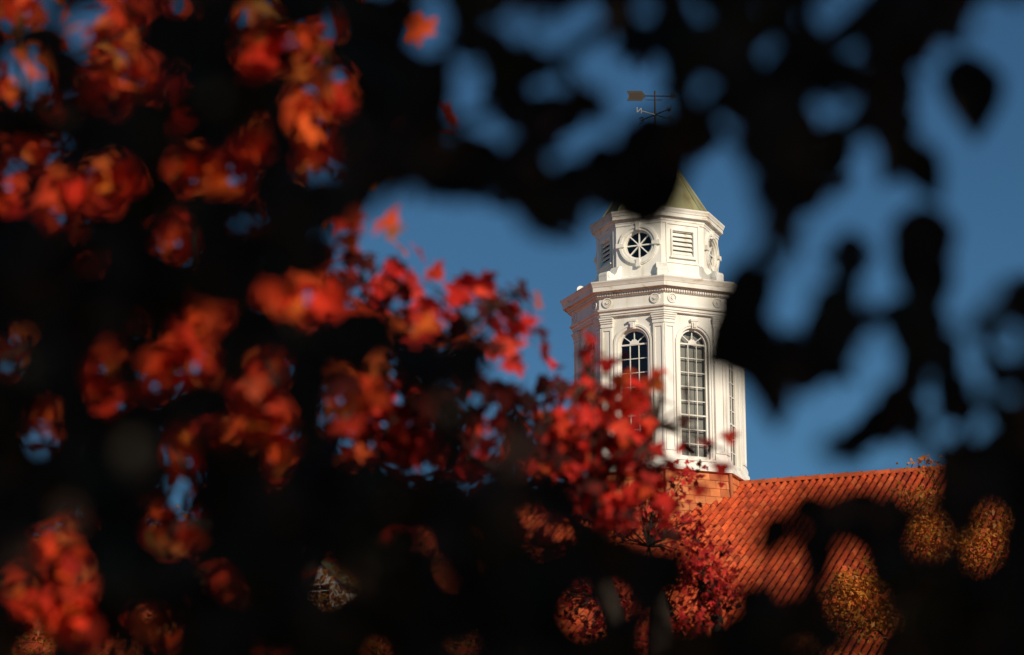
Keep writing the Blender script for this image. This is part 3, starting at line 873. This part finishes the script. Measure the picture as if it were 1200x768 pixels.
cover = np.zeros((gh, gw), np.int16)
OUT = [0, 3, 6, 9, 12, 15, 17, 14, 11, 8, 5, 2]        # outline order of the ovate leaf (with repeated ends)
OUT = [1, 5, 8, 11, 14, 16, 12, 9, 6, 3]
def raster(poly):
    x0, x1 = poly[:, 0].min(), poly[:, 0].max(); y0, y1 = poly[:, 1].min(), poly[:, 1].max()
    i0, i1 = max(int((x0 - GX0) / GS), 0), min(int((x1 - GX0) / GS) + 1, gw); j0, j1 = max(int((y0 - GY0) / GS), 0), min(int((y1 - GY0) / GS) + 1, gh)
    if i1 <= i0 or j1 <= j0: return None
    X, Y = XX[j0:j1, i0:i1], YY[j0:j1, i0:i1]; ins = np.zeros(X.shape, bool); n = len(poly)
    for k in range(n):
        xa, ya = poly[k]; xb, yb = poly[(k + 1) % n]
        if ya == yb: continue
        ins ^= ((ya > Y) != (yb > Y)) & (X < (xb - xa) * (Y - ya) / (yb - ya) + xa)
    return (j0, j1, i0, i1, ins)

near = {'p': [], 'f': [], 's': [], 'px': []}
def try_leaves(n, need, tol, smin=.07, smax=.115, dmin=1.8, dmax=3.3):
    want = np.argwhere((cover < need) & ~open_)
    if len(want) == 0: return 0
    k = min(n, len(want) * 3)
    sel = want[rng.integers(0, len(want), k)]
    px = gx[sel[:, 1]] + rng.uniform(-14, 14, k); py = gy[sel[:, 0]] + rng.uniform(-20, 8, k)
    dist = rng.uniform(dmin, dmax, k); size = rng.uniform(smin, smax, k) * dist / 3.4
    fr = rot_frames(k, .8)
    pos = np.array([at(a, b2, d) for a, b2, d in zip(px, py, dist)])
    VV = leaf_verts(OV[0], pos, fr, size)
    U, W, _ = project(VV)
    got = 0
    for i in range(k):
        r = raster(np.stack([U[i][OUT], W[i][OUT]], 1))
        if r is None: continue
        j0, j1, i0, i1, ins = r
        tot = ins.sum()
        if tot < 4: continue
        if (ins & open_[j0:j1, i0:i1]).sum() > tol * tot: continue
        cv = cover[j0:j1, i0:i1]
        if (ins & (cv < need) & ~open_[j0:j1, i0:i1]).sum() < .12 * tot: continue
        cv[ins] += 1
        near['p'].append(pos[i]); near['f'].append(fr[i]); near['s'].append(size[i]); near['px'].append((px[i], py[i])); got += 1
    return got
def hang(px, py, dist, size, roll=0.0, yaw=0.0):
    dist *= .82; size *= .84
    # a leaf hanging tip down, blade towards the open side
    a, b2 = R_(roll), R_(yaw)
    tip = np.array([math.sin(a), -.2, -math.cos(a)]); tip /= np.linalg.norm(tip)
    z = np.array([math.sin(b2), -math.cos(b2), 0.0]); x = np.cross(tip, z); x /= np.linalg.norm(x); z = np.cross(x, tip)
    f = np.stack([x, tip, z], 1); p = at(px, py, dist) - tip * size * .5
    near['p'].append(p); near['f'].append(f); near['s'].append(size); near['px'].append((px, py))
    U, W, _ = project(leaf_verts(OV[0], p[None], f[None], np.array([size])))
    r = raster(np.stack([U[0][OUT], W[0][OUT]], 1))
    if r: cover[r[0]:r[1], r[2]:r[3]][r[4]] += 1
for q in [(1138, 112, 3.4, .15, 4, 5), (1140, 104, 3.5, .13, -6, 30), (1082, 290, 3.2, .14, -3, -8), (1086, 330, 3.2, .12, 10, 10), (1070, 310, 3.3, .11, -12, 0), (1078, 200, 3.2, .11, 30, 10), (1050, 180, 3.3, .11, -20, 30), (1000, 287, 3.3, .06, 80, 0), (757, 212, 3.1, .105, 0, 10), (733, 200, 3.2, .11, -12, 25), (782, 188, 3.2, .10, 14, -20), (708, 200, 3.2, .10, 8, 0), (672, 225, 3.1, .11, -4, 10), (645, 236, 3.0, .11, 5, -10), (770, 165, 3.3, .11, 30, 0), (745, 180, 3.0, .11, -20, 20),
          (852, 392, 3.1, .11, -40, 10), (866, 368, 3.1, .12, -15, -10), (852, 415, 3.0, .10, -65, 10), (880, 400, 3.2, .12, 5, 20), (880, 345, 3.2, .11, 10, 0), (897, 440, 3.0, .11, 4, 0), (905, 470, 3.1, .09, 10, 20), (905, 628, 3.3, .09, -35, 10), (958, 600, 3.2, .09, 70, 0), (958, 655, 3.2, .10, 10, 10), (985, 605, 3.0, .10, -60, 0), (1020, 600, 3.1, .10, 60, 0), (1040, 640, 3.0, .10, 0, 10), (1010, 625, 3.1, .10, 20, 10), (757, 222, 3.4, .10, 0, -10), (770, 214, 3.4, .11, 10, 10), (738, 222, 3.4, .10, -6, -10), (786, 200, 3.4, .10, 22, 10), (752, 244, 3.5, .08, 4, 0), (760, 246, 3.6, .07, -2, 0), (780, 210, 3.5, .10, 14, 0), (772, 232, 3.5, .08, 8, 0), (742, 236, 3.5, .08, -8, 0), (766, 236, 3.5, .07, -4, 0), (728, 214, 3.3, .10, -14, 0), (720, 226, 3.8, .09, -20, 0), (736, 232, 3.9, .10, -10, 10), (752, 240, 3.9, .10, -4, 0), (766, 242, 3.9, .09, 6, 0), (780, 228, 3.9, .09, 12, 0), (745, 215, 3.8, .12, 20, 0), (775, 200, 3.8, .12, 30, 0)]: hang(*q)
for it in range(10): try_leaves(900, 2, .10)
for it in range(8): try_leaves(900, 2, .14, .05, .085)
for it in range(6): try_leaves(900, 1, .30, .035, .06)
P_, F_, S_ = np.array(near['p']), np.array(near['f']), np.array(near['s']); PX = np.array(near['px'])
print('near leaves', len(P_), 'uncovered', ((cover < 1) & ~open_).mean())

def tree(name, base, label, group=None):
    o = empty(name, base); tag(o, label, 'tree', group); return o
def wobble(a, b2, n, amp):
    a, b2 = np.array(a, float), np.array(b2, float)
    pts = [a + (b2 - a) * i / n for i in range(n + 1)]
    return [p + (rng.normal(0, amp, 3) if 0 < i < n else 0) for i, p in enumerate(pts)]
def trunk_and_limbs(o, trunk_pts, radii, limbs):
    loc = np.array(o.location)
    b = MB(); b.tube([np.array(p) - loc for p in trunk_pts], radii, 12); b.build('trunk', M['bark'], o)
    for pts, r0, r1 in limbs:
        k = len(pts); b = MB()
        b.tube([np.array(p) - loc for p in pts], [r0 + (r1 - r0) * i / (k - 1) for i in range(k)], 8); b.build('limb', M['bark'], o)

def is_open(p):
    u, w, dd = project(p); i, j = int((u - GX0) / GS), int((w - GY0) / GS)
    return 0 <= i < gw and 0 <= j < gh and dd > .3 and bool(open_[j, i])
def twigs(o, cr, pos, limbs, count, r=.0035, closed=False):
    """thin twigs from the nearest limb point to leaf groups, one mesh"""
    loc = np.array(o.location)
    LP = np.concatenate([np.array(l[0]) for l in limbs]); b = MB()
    for i in rng.choice(len(pos), min(count, len(pos)), replace=False):
        p = pos[i]; d = np.linalg.norm(LP - p, axis=1); q = LP[d.argmin()]
        L_ = d.min()
        if L_ < .05: continue
        mid = (p + q) / 2 + rng.normal(0, .06 * L_, 3) + np.array([0, 0, .08 * L_])
        if closed and any(is_open(q + (mid - q) * f) or is_open(mid + (p - mid) * f) for f in (0, .25, .5, .75, 1)): continue
        b.tube([q - loc, mid - loc, p - loc], [r * 1.8, r * 1.3, r * .6], 5, cap=False)
    if b.v and cr is not None: cr.twig.append(b)

# ------------------------------------------------------------------ near dark trees round the camera
is_left = (PX[:, 0] < 430) | ((PX[:, 0] < 640) & (PX[:, 1] > 480))
left = tree('shade_tree', (-1.3, 2.7, 0), 'near tree in deep shade whose blackish leaves screen the left and bottom of the view')
tl = [(-1.3, 2.7, 0), (-1.28, 2.7, 1.0), (-1.24, 2.72, 2.0), (-1.2, 2.75, 2.9), (-1.2, 2.8, 3.6)]
limbs_l = [(wobble((-1.24, 2.72, 1.9), at(60, 560, 2.66), 4, .02) + wobble(at(60, 560, 2.66), at(300, 740, 2.59), 4, .02)[1:] + wobble(at(300, 740, 2.59), at(560, 720, 2.44), 4, .02)[1:], .035, .010),
           (wobble((-1.22, 2.74, 2.4), at(110, 290, 2.74), 5, .02) + wobble(at(110, 290, 2.74), at(330, 330, 2.66), 4, .02)[1:], .03, .008),
           (wobble((-1.2, 2.75, 2.7), at(170, 150, 2.81), 5, .02) + wobble(at(170, 150, 2.81), at(400, -40, 2.74), 4, .02)[1:], .03, .008)]
trunk_and_limbs(left, tl, [.17, .145, .125, .10, .05], limbs_l)
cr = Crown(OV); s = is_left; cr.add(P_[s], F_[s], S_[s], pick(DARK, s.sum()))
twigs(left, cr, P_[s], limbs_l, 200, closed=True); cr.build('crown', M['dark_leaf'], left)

right = tree('shade_tree', (1.75, 2.5, 0), 'near tree in deep shade overhanging the tower with black leaves at top and right')
tr_pts = [(1.75, 2.5, 0), (1.73, 2.48, 1.2), (1.68, 2.4, 2.2), (1.6, 2.1, 3.1), (1.55, 1.6, 4.0), (1.55, 1.2, 4.8)]
limbs_r = [(wobble((1.7, 2.44, 1.9), at(1330, 600, 2.59), 3, .02) + wobble(at(1330, 600, 2.59), at(1130, 700, 2.59), 4, .015)[1:] + wobble(at(1130, 700, 2.59), at(900, 750, 2.52), 4, .015)[1:], .035, .008),
           (wobble((1.68, 2.4, 2.2), at(1330, -130, 2.59), 4, .02) + wobble(at(1330, -130, 2.59), at(1100, 0, 2.59), 4, .015)[1:] + wobble(at(1100, 0, 2.59), at(950, 40, 2.52), 5, .015)[1:] + wobble(at(950, 40, 2.52), at(800, 150, 2.44), 4, .015)[1:] + wobble(at(800, 150, 2.44), at(660, 235, 2.37), 3, .012)[1:], .035, .006),
           (wobble(at(950, 40, 2.52), at(920, 210, 2.44), 4, .012) + wobble(at(920, 210, 2.44), at(890, 400, 2.37), 4, .012)[1:], .014, .005),
           (wobble(at(800, 150, 2.44), at(760, -20, 2.59), 3, .01) + wobble(at(760, -20, 2.59), at(480, 190, 2.59), 6, .012)[1:], .014, .006),
           (wobble((1.6, 2.1, 3.1), (1.6, .7, 3.6), 4, .03) + wobble((1.6, .7, 3.6), (1.9, -.6, 3.8), 4, .03)[1:], .05, .015),
           (wobble((1.68, 2.4, 2.2), (1.5, .5, 3.2), 5, .03), .04, .012)]
trunk_and_limbs(right, tr_pts, [.19, .165, .14, .11, .07, .03], limbs_r)
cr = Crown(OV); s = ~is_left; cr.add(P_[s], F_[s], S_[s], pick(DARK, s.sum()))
# unseen leaf mass added behind and above the camera to shade the leaves in front
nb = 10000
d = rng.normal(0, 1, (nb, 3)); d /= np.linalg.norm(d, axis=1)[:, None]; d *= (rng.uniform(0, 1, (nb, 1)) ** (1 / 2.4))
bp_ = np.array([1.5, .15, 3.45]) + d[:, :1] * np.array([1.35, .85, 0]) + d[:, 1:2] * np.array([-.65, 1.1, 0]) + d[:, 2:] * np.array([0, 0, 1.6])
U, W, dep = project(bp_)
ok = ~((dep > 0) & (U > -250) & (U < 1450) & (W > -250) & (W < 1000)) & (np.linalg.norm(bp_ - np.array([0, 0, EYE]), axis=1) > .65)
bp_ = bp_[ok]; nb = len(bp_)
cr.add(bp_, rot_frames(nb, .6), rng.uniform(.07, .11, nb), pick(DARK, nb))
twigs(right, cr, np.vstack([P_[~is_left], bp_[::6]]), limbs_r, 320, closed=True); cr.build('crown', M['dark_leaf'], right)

# ------------------------------------------------------------------ red maples between the near trees and the hall
def sprays(blobs, n_spray, per, spread, tpl, size, cols, crown, droop=.5):
    """leaf sprays scattered through ellipsoidal blobs: (centre, radii, weight)"""
    wts = np.array([b2[2] for b2 in blobs], float); wts /= wts.sum(); out = []
    for bi, (c, r, _) in enumerate(blobs):
        k = max(1, int(round(n_spray * wts[bi])))
        d = rng.normal(0, 1, (k, 3)); d /= np.linalg.norm(d, axis=1)[:, None]; d *= rng.uniform(.05, 1, (k, 1)) ** .45
        out.append(np.array(c) + d * np.array(r))
    cen = np.concatenate(out); nn = np.maximum(1, rng.poisson(per, len(cen)))
    pos = np.repeat(cen, nn, 0) + rng.normal(0, spread, (nn.sum(), 3)) * np.array([1, 1, .6])
    base = np.repeat(pick(cols, len(cen), .1), nn, 0); own = pick(cols, len(pos), .15)
    crown.add(pos, rot_frames(len(pos), droop), rng.uniform(*size, len(pos)), base * .55 + own * .45)
    return cen
def spots(lst, y, n, spread, tpl, size, cols, crown, droop=.7):
    out = []
    for q in lst:
        c = at(q[0], q[1], y + rng.normal(0, .25)); k = q[2] if len(q) > 2 else n
        pos = c + rng.normal(0, spread, (k, 3)); out.append(c)
        crown.add(pos, rot_frames(k, droop), rng.uniform(*size, k), pick(cols, k, .15))
    return np.array(out)

# big maple on the left
mA = tree('red_maple', (-2.75, 7.4, 0), 'red maple seen in scraps through the black leaves on the left')
tA = [(-2.75, 7.4, 0), (-2.7, 7.4, 1.4), (-2.6, 7.3, 2.6), (-2.45, 7.2, 3.8), (-2.3, 7.1, 4.8)]
lA = [(wobble((-2.6, 7.3, 2.4), at(110, 640, 6.84), 4, .05) + wobble(at(110, 640, 6.84), at(330, 600, 6.61), 4, .04)[1:], .06, .015),
      (wobble((-2.55, 7.25, 3.0), at(120, 330, 6.84), 4, .05) + wobble(at(120, 330, 6.84), at(330, 470, 6.54), 4, .04)[1:], .06, .012),
      (wobble((-2.45, 7.2, 3.6), at(150, 110, 6.84), 4, .05) + wobble(at(150, 110, 6.84), at(390, 60, 6.54), 4, .04)[1:], .05, .012)]
trunk_and_limbs(mA, tA, [.24, .19, .16, .12, .06], lA)
cr = Crown(MP)
blA = [(at(90, 700, 6.84), (.55, .5, .22), 1.8), (at(180, 700, 6.84), (.35, .5, .22), 1.1), (at(90, 90, 6.84), (0.76, 0.61, 0.42), 3), (at(330, 70, 6.69), (0.42, 0.46, 0.34), 1.6), (at(60, 220, 6.84), (0.61, 0.61, 0.38), 2), (at(220, 220, 6.84), (0.53, 0.53, 0.30), 1.4), (at(360, 170, 6.69), (0.21, 0.38, 0.38), .8), (at(120, 360, 6.84), (0.68, 0.61, 0.30), 1.6), (at(330, 370, 6.61), (0.24, 0.38, 0.23), .6), (at(60, 500, 6.84), (0.53, 0.61, 0.38), 1.2), (at(210, 440, 6.84), (0.38, 0.46, 0.27), 1.0), (at(300, 470, 6.69), (0.24, 0.38, 0.23), .9), (at(220, 590, 6.84), (0.30, 0.46, 0.27), .6), (at(70, 660, 6.84), (0.34, 0.46, 0.19), .55), (at(-160, 250, 6.99), (0.76, 0.68, 1.22), 2.5)]
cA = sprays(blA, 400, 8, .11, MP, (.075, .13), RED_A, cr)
twigs(mA, cr, cA, lA, 200, .005); cr.build('crown', M['red_leaf'], mA)

# maple in the middle, left of the tower
mB = tree('red_maple', (-1.3, 9.0, 0), 'small red maple with drooping scarlet leaves against the blue sky left of the tower')
tB = [(-1.3, 9.0, 0), (-1.25, 9.0, 1.0), (-1.1, 8.9, 2.2), (-.9, 8.8, 2.9), (-.7, 8.7, 3.4)]
lB = [(wobble((-1.1, 8.9, 2.2), at(450, 520, 8.6), 3, .03) + wobble(at(450, 520, 8.6), at(530, 400, 8.5), 4, .02)[1:] + wobble(at(530, 400, 8.5), at(600, 345, 8.5), 3, .01)[1:], .04, .006),
      (wobble((-.9, 8.8, 2.9), at(440, 400, 8.6), 3, .02) + wobble(at(440, 400, 8.6), at(420, 300, 8.6), 3, .01)[1:], .03, .006),
      (wobble(at(450, 520, 8.6), at(560, 540, 8.5), 3, .02) + wobble(at(560, 540, 8.5), at(600, 560, 8.5), 2, .02)[1:], .02, .006)]
trunk_and_limbs(mB, tB, [.13, .105, .085, .055, .02], lB)
cr = Crown(MP)
c1 = spots([(402, 276, 1), (412, 282, 1), (405, 320, 4), (398, 345, 4), (428, 312, 3), (445, 300, 2), (455, 308, 3), (463, 330, 3), (448, 340, 4), (480, 332, 3), (495, 328, 2), (505, 332, 2), (508, 342, 1), (468, 365, 5), (488, 372, 5), (500, 390, 5), (515, 385, 4), (520, 405, 4), (515, 425, 4), (545, 350, 3), (552, 340, 2), (565, 345, 2), (580, 345, 2),
            (592, 350, 3), (600, 358, 2), (617, 338, 1), (621, 345, 2), (560, 362, 2), (562, 375, 2), (575, 388, 3), (590, 392, 3), (585, 405, 2), (607, 390, 3), (618, 398, 3), (625, 405, 1), (560, 392, 2), (478, 385, 4), (530, 430, 4)],
           8.5, 4, .05, MP, (.085, .125), RED_C, cr, .9)
blB = [(at(420, 495, 8.6), (.14, .25, .12), 3), (at(480, 490, 8.6), (.12, .25, .12), 2), (at(450, 540, 8.6), (.28, .3, .12), 3), (at(420, 440, 8.7), (.1, .2, .06), 1), (at(560, 522, 8.5), (.12, .2, .09), 1.2), (at(520, 550, 8.5), (.22, .3, .12), 2), (at(380, 400, 9.0), (.1, .2, .3), 1.2), (at(480, 640, 8.7), (.4, .3, .3), 1.6)]
c2 = sprays(blB, 34, 6, .08, MP, (.085, .13), RED_C, cr)
DK = [((.09, .010, .008), 2), ((.035, .009, .007), 3)]  # darker copy of the maple reds: shaded parts put into leaf colour
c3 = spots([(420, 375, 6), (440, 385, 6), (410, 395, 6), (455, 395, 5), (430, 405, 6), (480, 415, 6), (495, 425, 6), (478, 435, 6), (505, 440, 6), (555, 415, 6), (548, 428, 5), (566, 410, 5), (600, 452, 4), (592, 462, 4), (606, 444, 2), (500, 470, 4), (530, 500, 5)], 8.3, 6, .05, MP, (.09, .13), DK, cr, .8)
twigs(mB, cr, np.vstack([c1, c2]), lB, 110, .003); cr.build('crown', M['red_leaf'], mB)

# maple reaching over the foot of the tower, a little sharper
mC = tree('red_maple', (.75, 9.9, 0), 'red maple with pointed scarlet leaves covering the lower left of the white tower')
tC = [(.75, 9.9, 0), (.7, 9.9, 1.2), (.55, 9.8, 2.2), (.62, 9.8, 2.8), (.6, 9.8, 3.15)]
lC = [(wobble((.55, 9.8, 2.2), at(700, 560, 9.67), 3, .05) + wobble(at(700, 560, 9.67), at(690, 440, 9.60), 4, .03)[1:], .05, .008),
      (wobble((.53, 9.8, 2.3), at(640, 540, 9.67), 3, .04) + wobble(at(640, 540, 9.67), at(640, 460, 9.60), 3, .02)[1:], .03, .006),
      (wobble(at(700, 560, 9.67), at(770, 500, 9.60), 3, .02), .025, .006)]
trunk_and_limbs(mC, tC, [.17, .14, .11, .08, .03], lC)
cr = Crown(MP)
c1 = spots([(690, 402, 1), (700, 408, 1), (712, 416, 1), (686, 418, 1), (632, 444, 1), (648, 446, 3), (660, 452, 1), (645, 462, 2), (620, 458, 1), (672, 446, 4), (688, 448, 3), (694, 460, 4), (680, 468, 3), (665, 470, 3), (700, 478, 2), (735, 448, 3), (748, 446, 3), (762, 450, 3), (770, 456, 1), (755, 462, 3), (740, 470, 2), (720, 464, 2), (775, 478, 1), (700, 498, 3), (712, 490, 1), (745, 488, 2), (770, 505, 1), (755, 508, 3), (768, 522, 1), (775, 530, 1), (740, 515, 2), (725, 500, 2), (790, 474, 1), (796, 479, 1), (640, 485, 2), (622, 470, 1), (720, 536, 1), (744, 540, 3), (690, 520, 2), (664, 500, 3), (802, 545, 1), (825, 490, 1), (820, 505, 1), (797, 508, 1), (830, 518, 1), (852, 532, 1), (850, 527, 1), (788, 548, 1)],
           9.6, 4, .05, MP, (.075, .115), RED_C, cr, .9)
blC = [(at(668, 512, 9.67), (0.14, 0.21, 0.10), 2.6), (at(700, 510, 9.67), (0.16, 0.21, 0.14), 3.2), (at(650, 545, 9.67), (0.21, 0.21, 0.10), 2.6), (at(720, 550, 9.67), (0.21, 0.21, 0.11), 3.2), (at(690, 590, 9.67), (0.23, 0.21, 0.10), 2.4), (at(625, 520, 9.67), (0.07, 0.14, 0.11), 1.3), (at(745, 470, 9.67), (0.07, 0.14, 0.06), .8), (at(760, 590, 9.74), (0.17, 0.21, 0.09), 1), (at(650, 640, 9.81), (0.36, 0.29, 0.17), 1.6), (at(560, 620, 9.81), (0.36, 0.29, 0.17), 1.2)]
c2 = sprays(blC, 66, 6, .08, MP, (.07, .115), RED_C, cr)
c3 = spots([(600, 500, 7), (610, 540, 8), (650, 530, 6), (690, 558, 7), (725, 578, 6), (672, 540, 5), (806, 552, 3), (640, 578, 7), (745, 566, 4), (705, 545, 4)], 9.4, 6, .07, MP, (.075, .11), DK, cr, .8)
twigs(mC, cr, np.vstack([c1, c2]), lC, 150, .005); cr.build('crown', M['red_leaf'], mC)

# crimson tree lower down, close to the hall
mD = tree('crimson_tree', (2.6, 29.0, 0), 'crimson tree in front of the tiled roof below the white tower')
tD = [(2.6, 29, 0), (2.6, 29, 1.8), (2.55, 28.9, 3.4), (2.5, 28.9, 5.0), (2.4, 28.8, 6.2)]
lD = [(wobble((2.55, 28.9, 3.2), at(820, 690, 28.5), 4, .08), .06, .015), (wobble((2.5, 28.9, 4.2), at(760, 640, 28.5), 4, .08) , .05, .015), (wobble((2.55, 28.9, 3.0), at(700, 700, 28.5), 4, .08), .05, .015)]
trunk_and_limbs(mD, tD, [.22, .18, .15, .1, .05], lD)
cr = Crown(MP)
blD = [(at(825, 670, 28.5), (.32, .5, .34), 3), (at(840, 700, 28.5), (.28, .4, .3), 2), (at(808, 730, 28.5), (.28, .4, .25), 1.6), (at(800, 620, 28.5), (.35, .5, .3), 2), (at(775, 585, 28.5), (.35, .5, .25), 1.8), (at(735, 610, 28.5), (.4, .5, .35), 2), (at(700, 710, 28.5), (.55, .6, .4), 3.6), (at(790, 690, 28.7), (.5, .5, .5), 2), (at(745, 745, 28.5), (.6, .5, .3), 2), (at(640, 660, 28.7), (.5, .5, .5), 1.6), (at(815, 550, 28.5), (.2, .3, .12), .35)]
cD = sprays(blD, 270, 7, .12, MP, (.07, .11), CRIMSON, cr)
twigs(mD, cr, cD, lD, 200, .006); cr.build('crown', M['red_leaf'], mD)

# golden trees by the hall
def golden(base, h, label, limbs_px, blobs, n, y):
    o = tree('golden_tree', base, label)
    x0, y0 = base[0], base[1]
    tp = [(x0, y0, 0), (x0 + .1, y0, h * .25), (x0 + .1, y0 + .1, h * .5), (x0, y0, h * .75), (x0, y0 + .1, h)]
    lm = [(wobble((x0 + .08, y0 + .05, h * f), at(px, py, y), 5, .15), .09, .02) for f, px, py in limbs_px]
    trunk_and_limbs(o, tp, [.28, .22, .17, .11, .03], lm)
    cr = Crown(SM)
    cc = sprays(blobs, int(n * .95), 20, .17, SM, (.06, .16), GOLD, cr, .3)
    twigs(o, cr, cc, lm, 60, .005); cr.build('crown', M['gold_leaf'], o)
Yg = 50.0
golden((10.6, 50.0, 0), 11.0, 'golden leaved tree in front of the right end of the tiled roof', [(.45, 1060, 660), (.6, 1100, 580), (.55, 1190, 620), (.4, 1020, 730)],
       [(at(1084, 552, Yg), (.4, .8, .3), .22), (at(1075, 600, Yg), (.8, 1, .5), 1.4), (at(1100, 630, Yg), (.9, 1, .8), 3.2), (at(1155, 630, Yg), (1.1, 1, 1.2), 4), (at(1050, 690, Yg), (.9, 1, .8), 3), (at(1010, 720, Yg), (1.0, 1, .7), 3.4), (at(995, 690, Yg), (.6, .8, .4), .9), (at(1130, 720, Yg), (1.6, 1, 1.0), 3), (at(1190, 560, Yg), (.8, 1, .7), 1.6), (at(945, 765, Yg), (.7, .8, .4), 1.4), (at(1230, 640, Yg), (1.4, 1, 1.6), 3), (at(890, 762, Yg), (.8, .6, .25), 1)], 620, Yg)
golden((-6.2, 46.0, 0), 8.6, 'golden leaved tree in front of the left part of the tiled roof', [(.5, 330, 690), (.5, 440, 700)],
       [(at(110, 640, 46), (1.2, 1, 1.0), 1.6), (at(70, 690, 46), (.8, 1, .6), .8), (at(180, 720, 46), (1.2, 1, .7), 1.0), (at(215, 640, 46), (.5, .8, .7), .9), (at(400, 700, 46), (1.0, 1, .6), 1.6), (at(470, 660, 46), (.9, 1, .8), 1.8), (at(480, 720, 46), (.9, 1, .6), 1.4), (at(380, 755, 46), (1.2, 1, .4), 1.2), (at(545, 745, 46), (.8, 1, .5), 1.2), (at(40, 760, 46), (1, 1, .4), .8)], 240, 46.0)
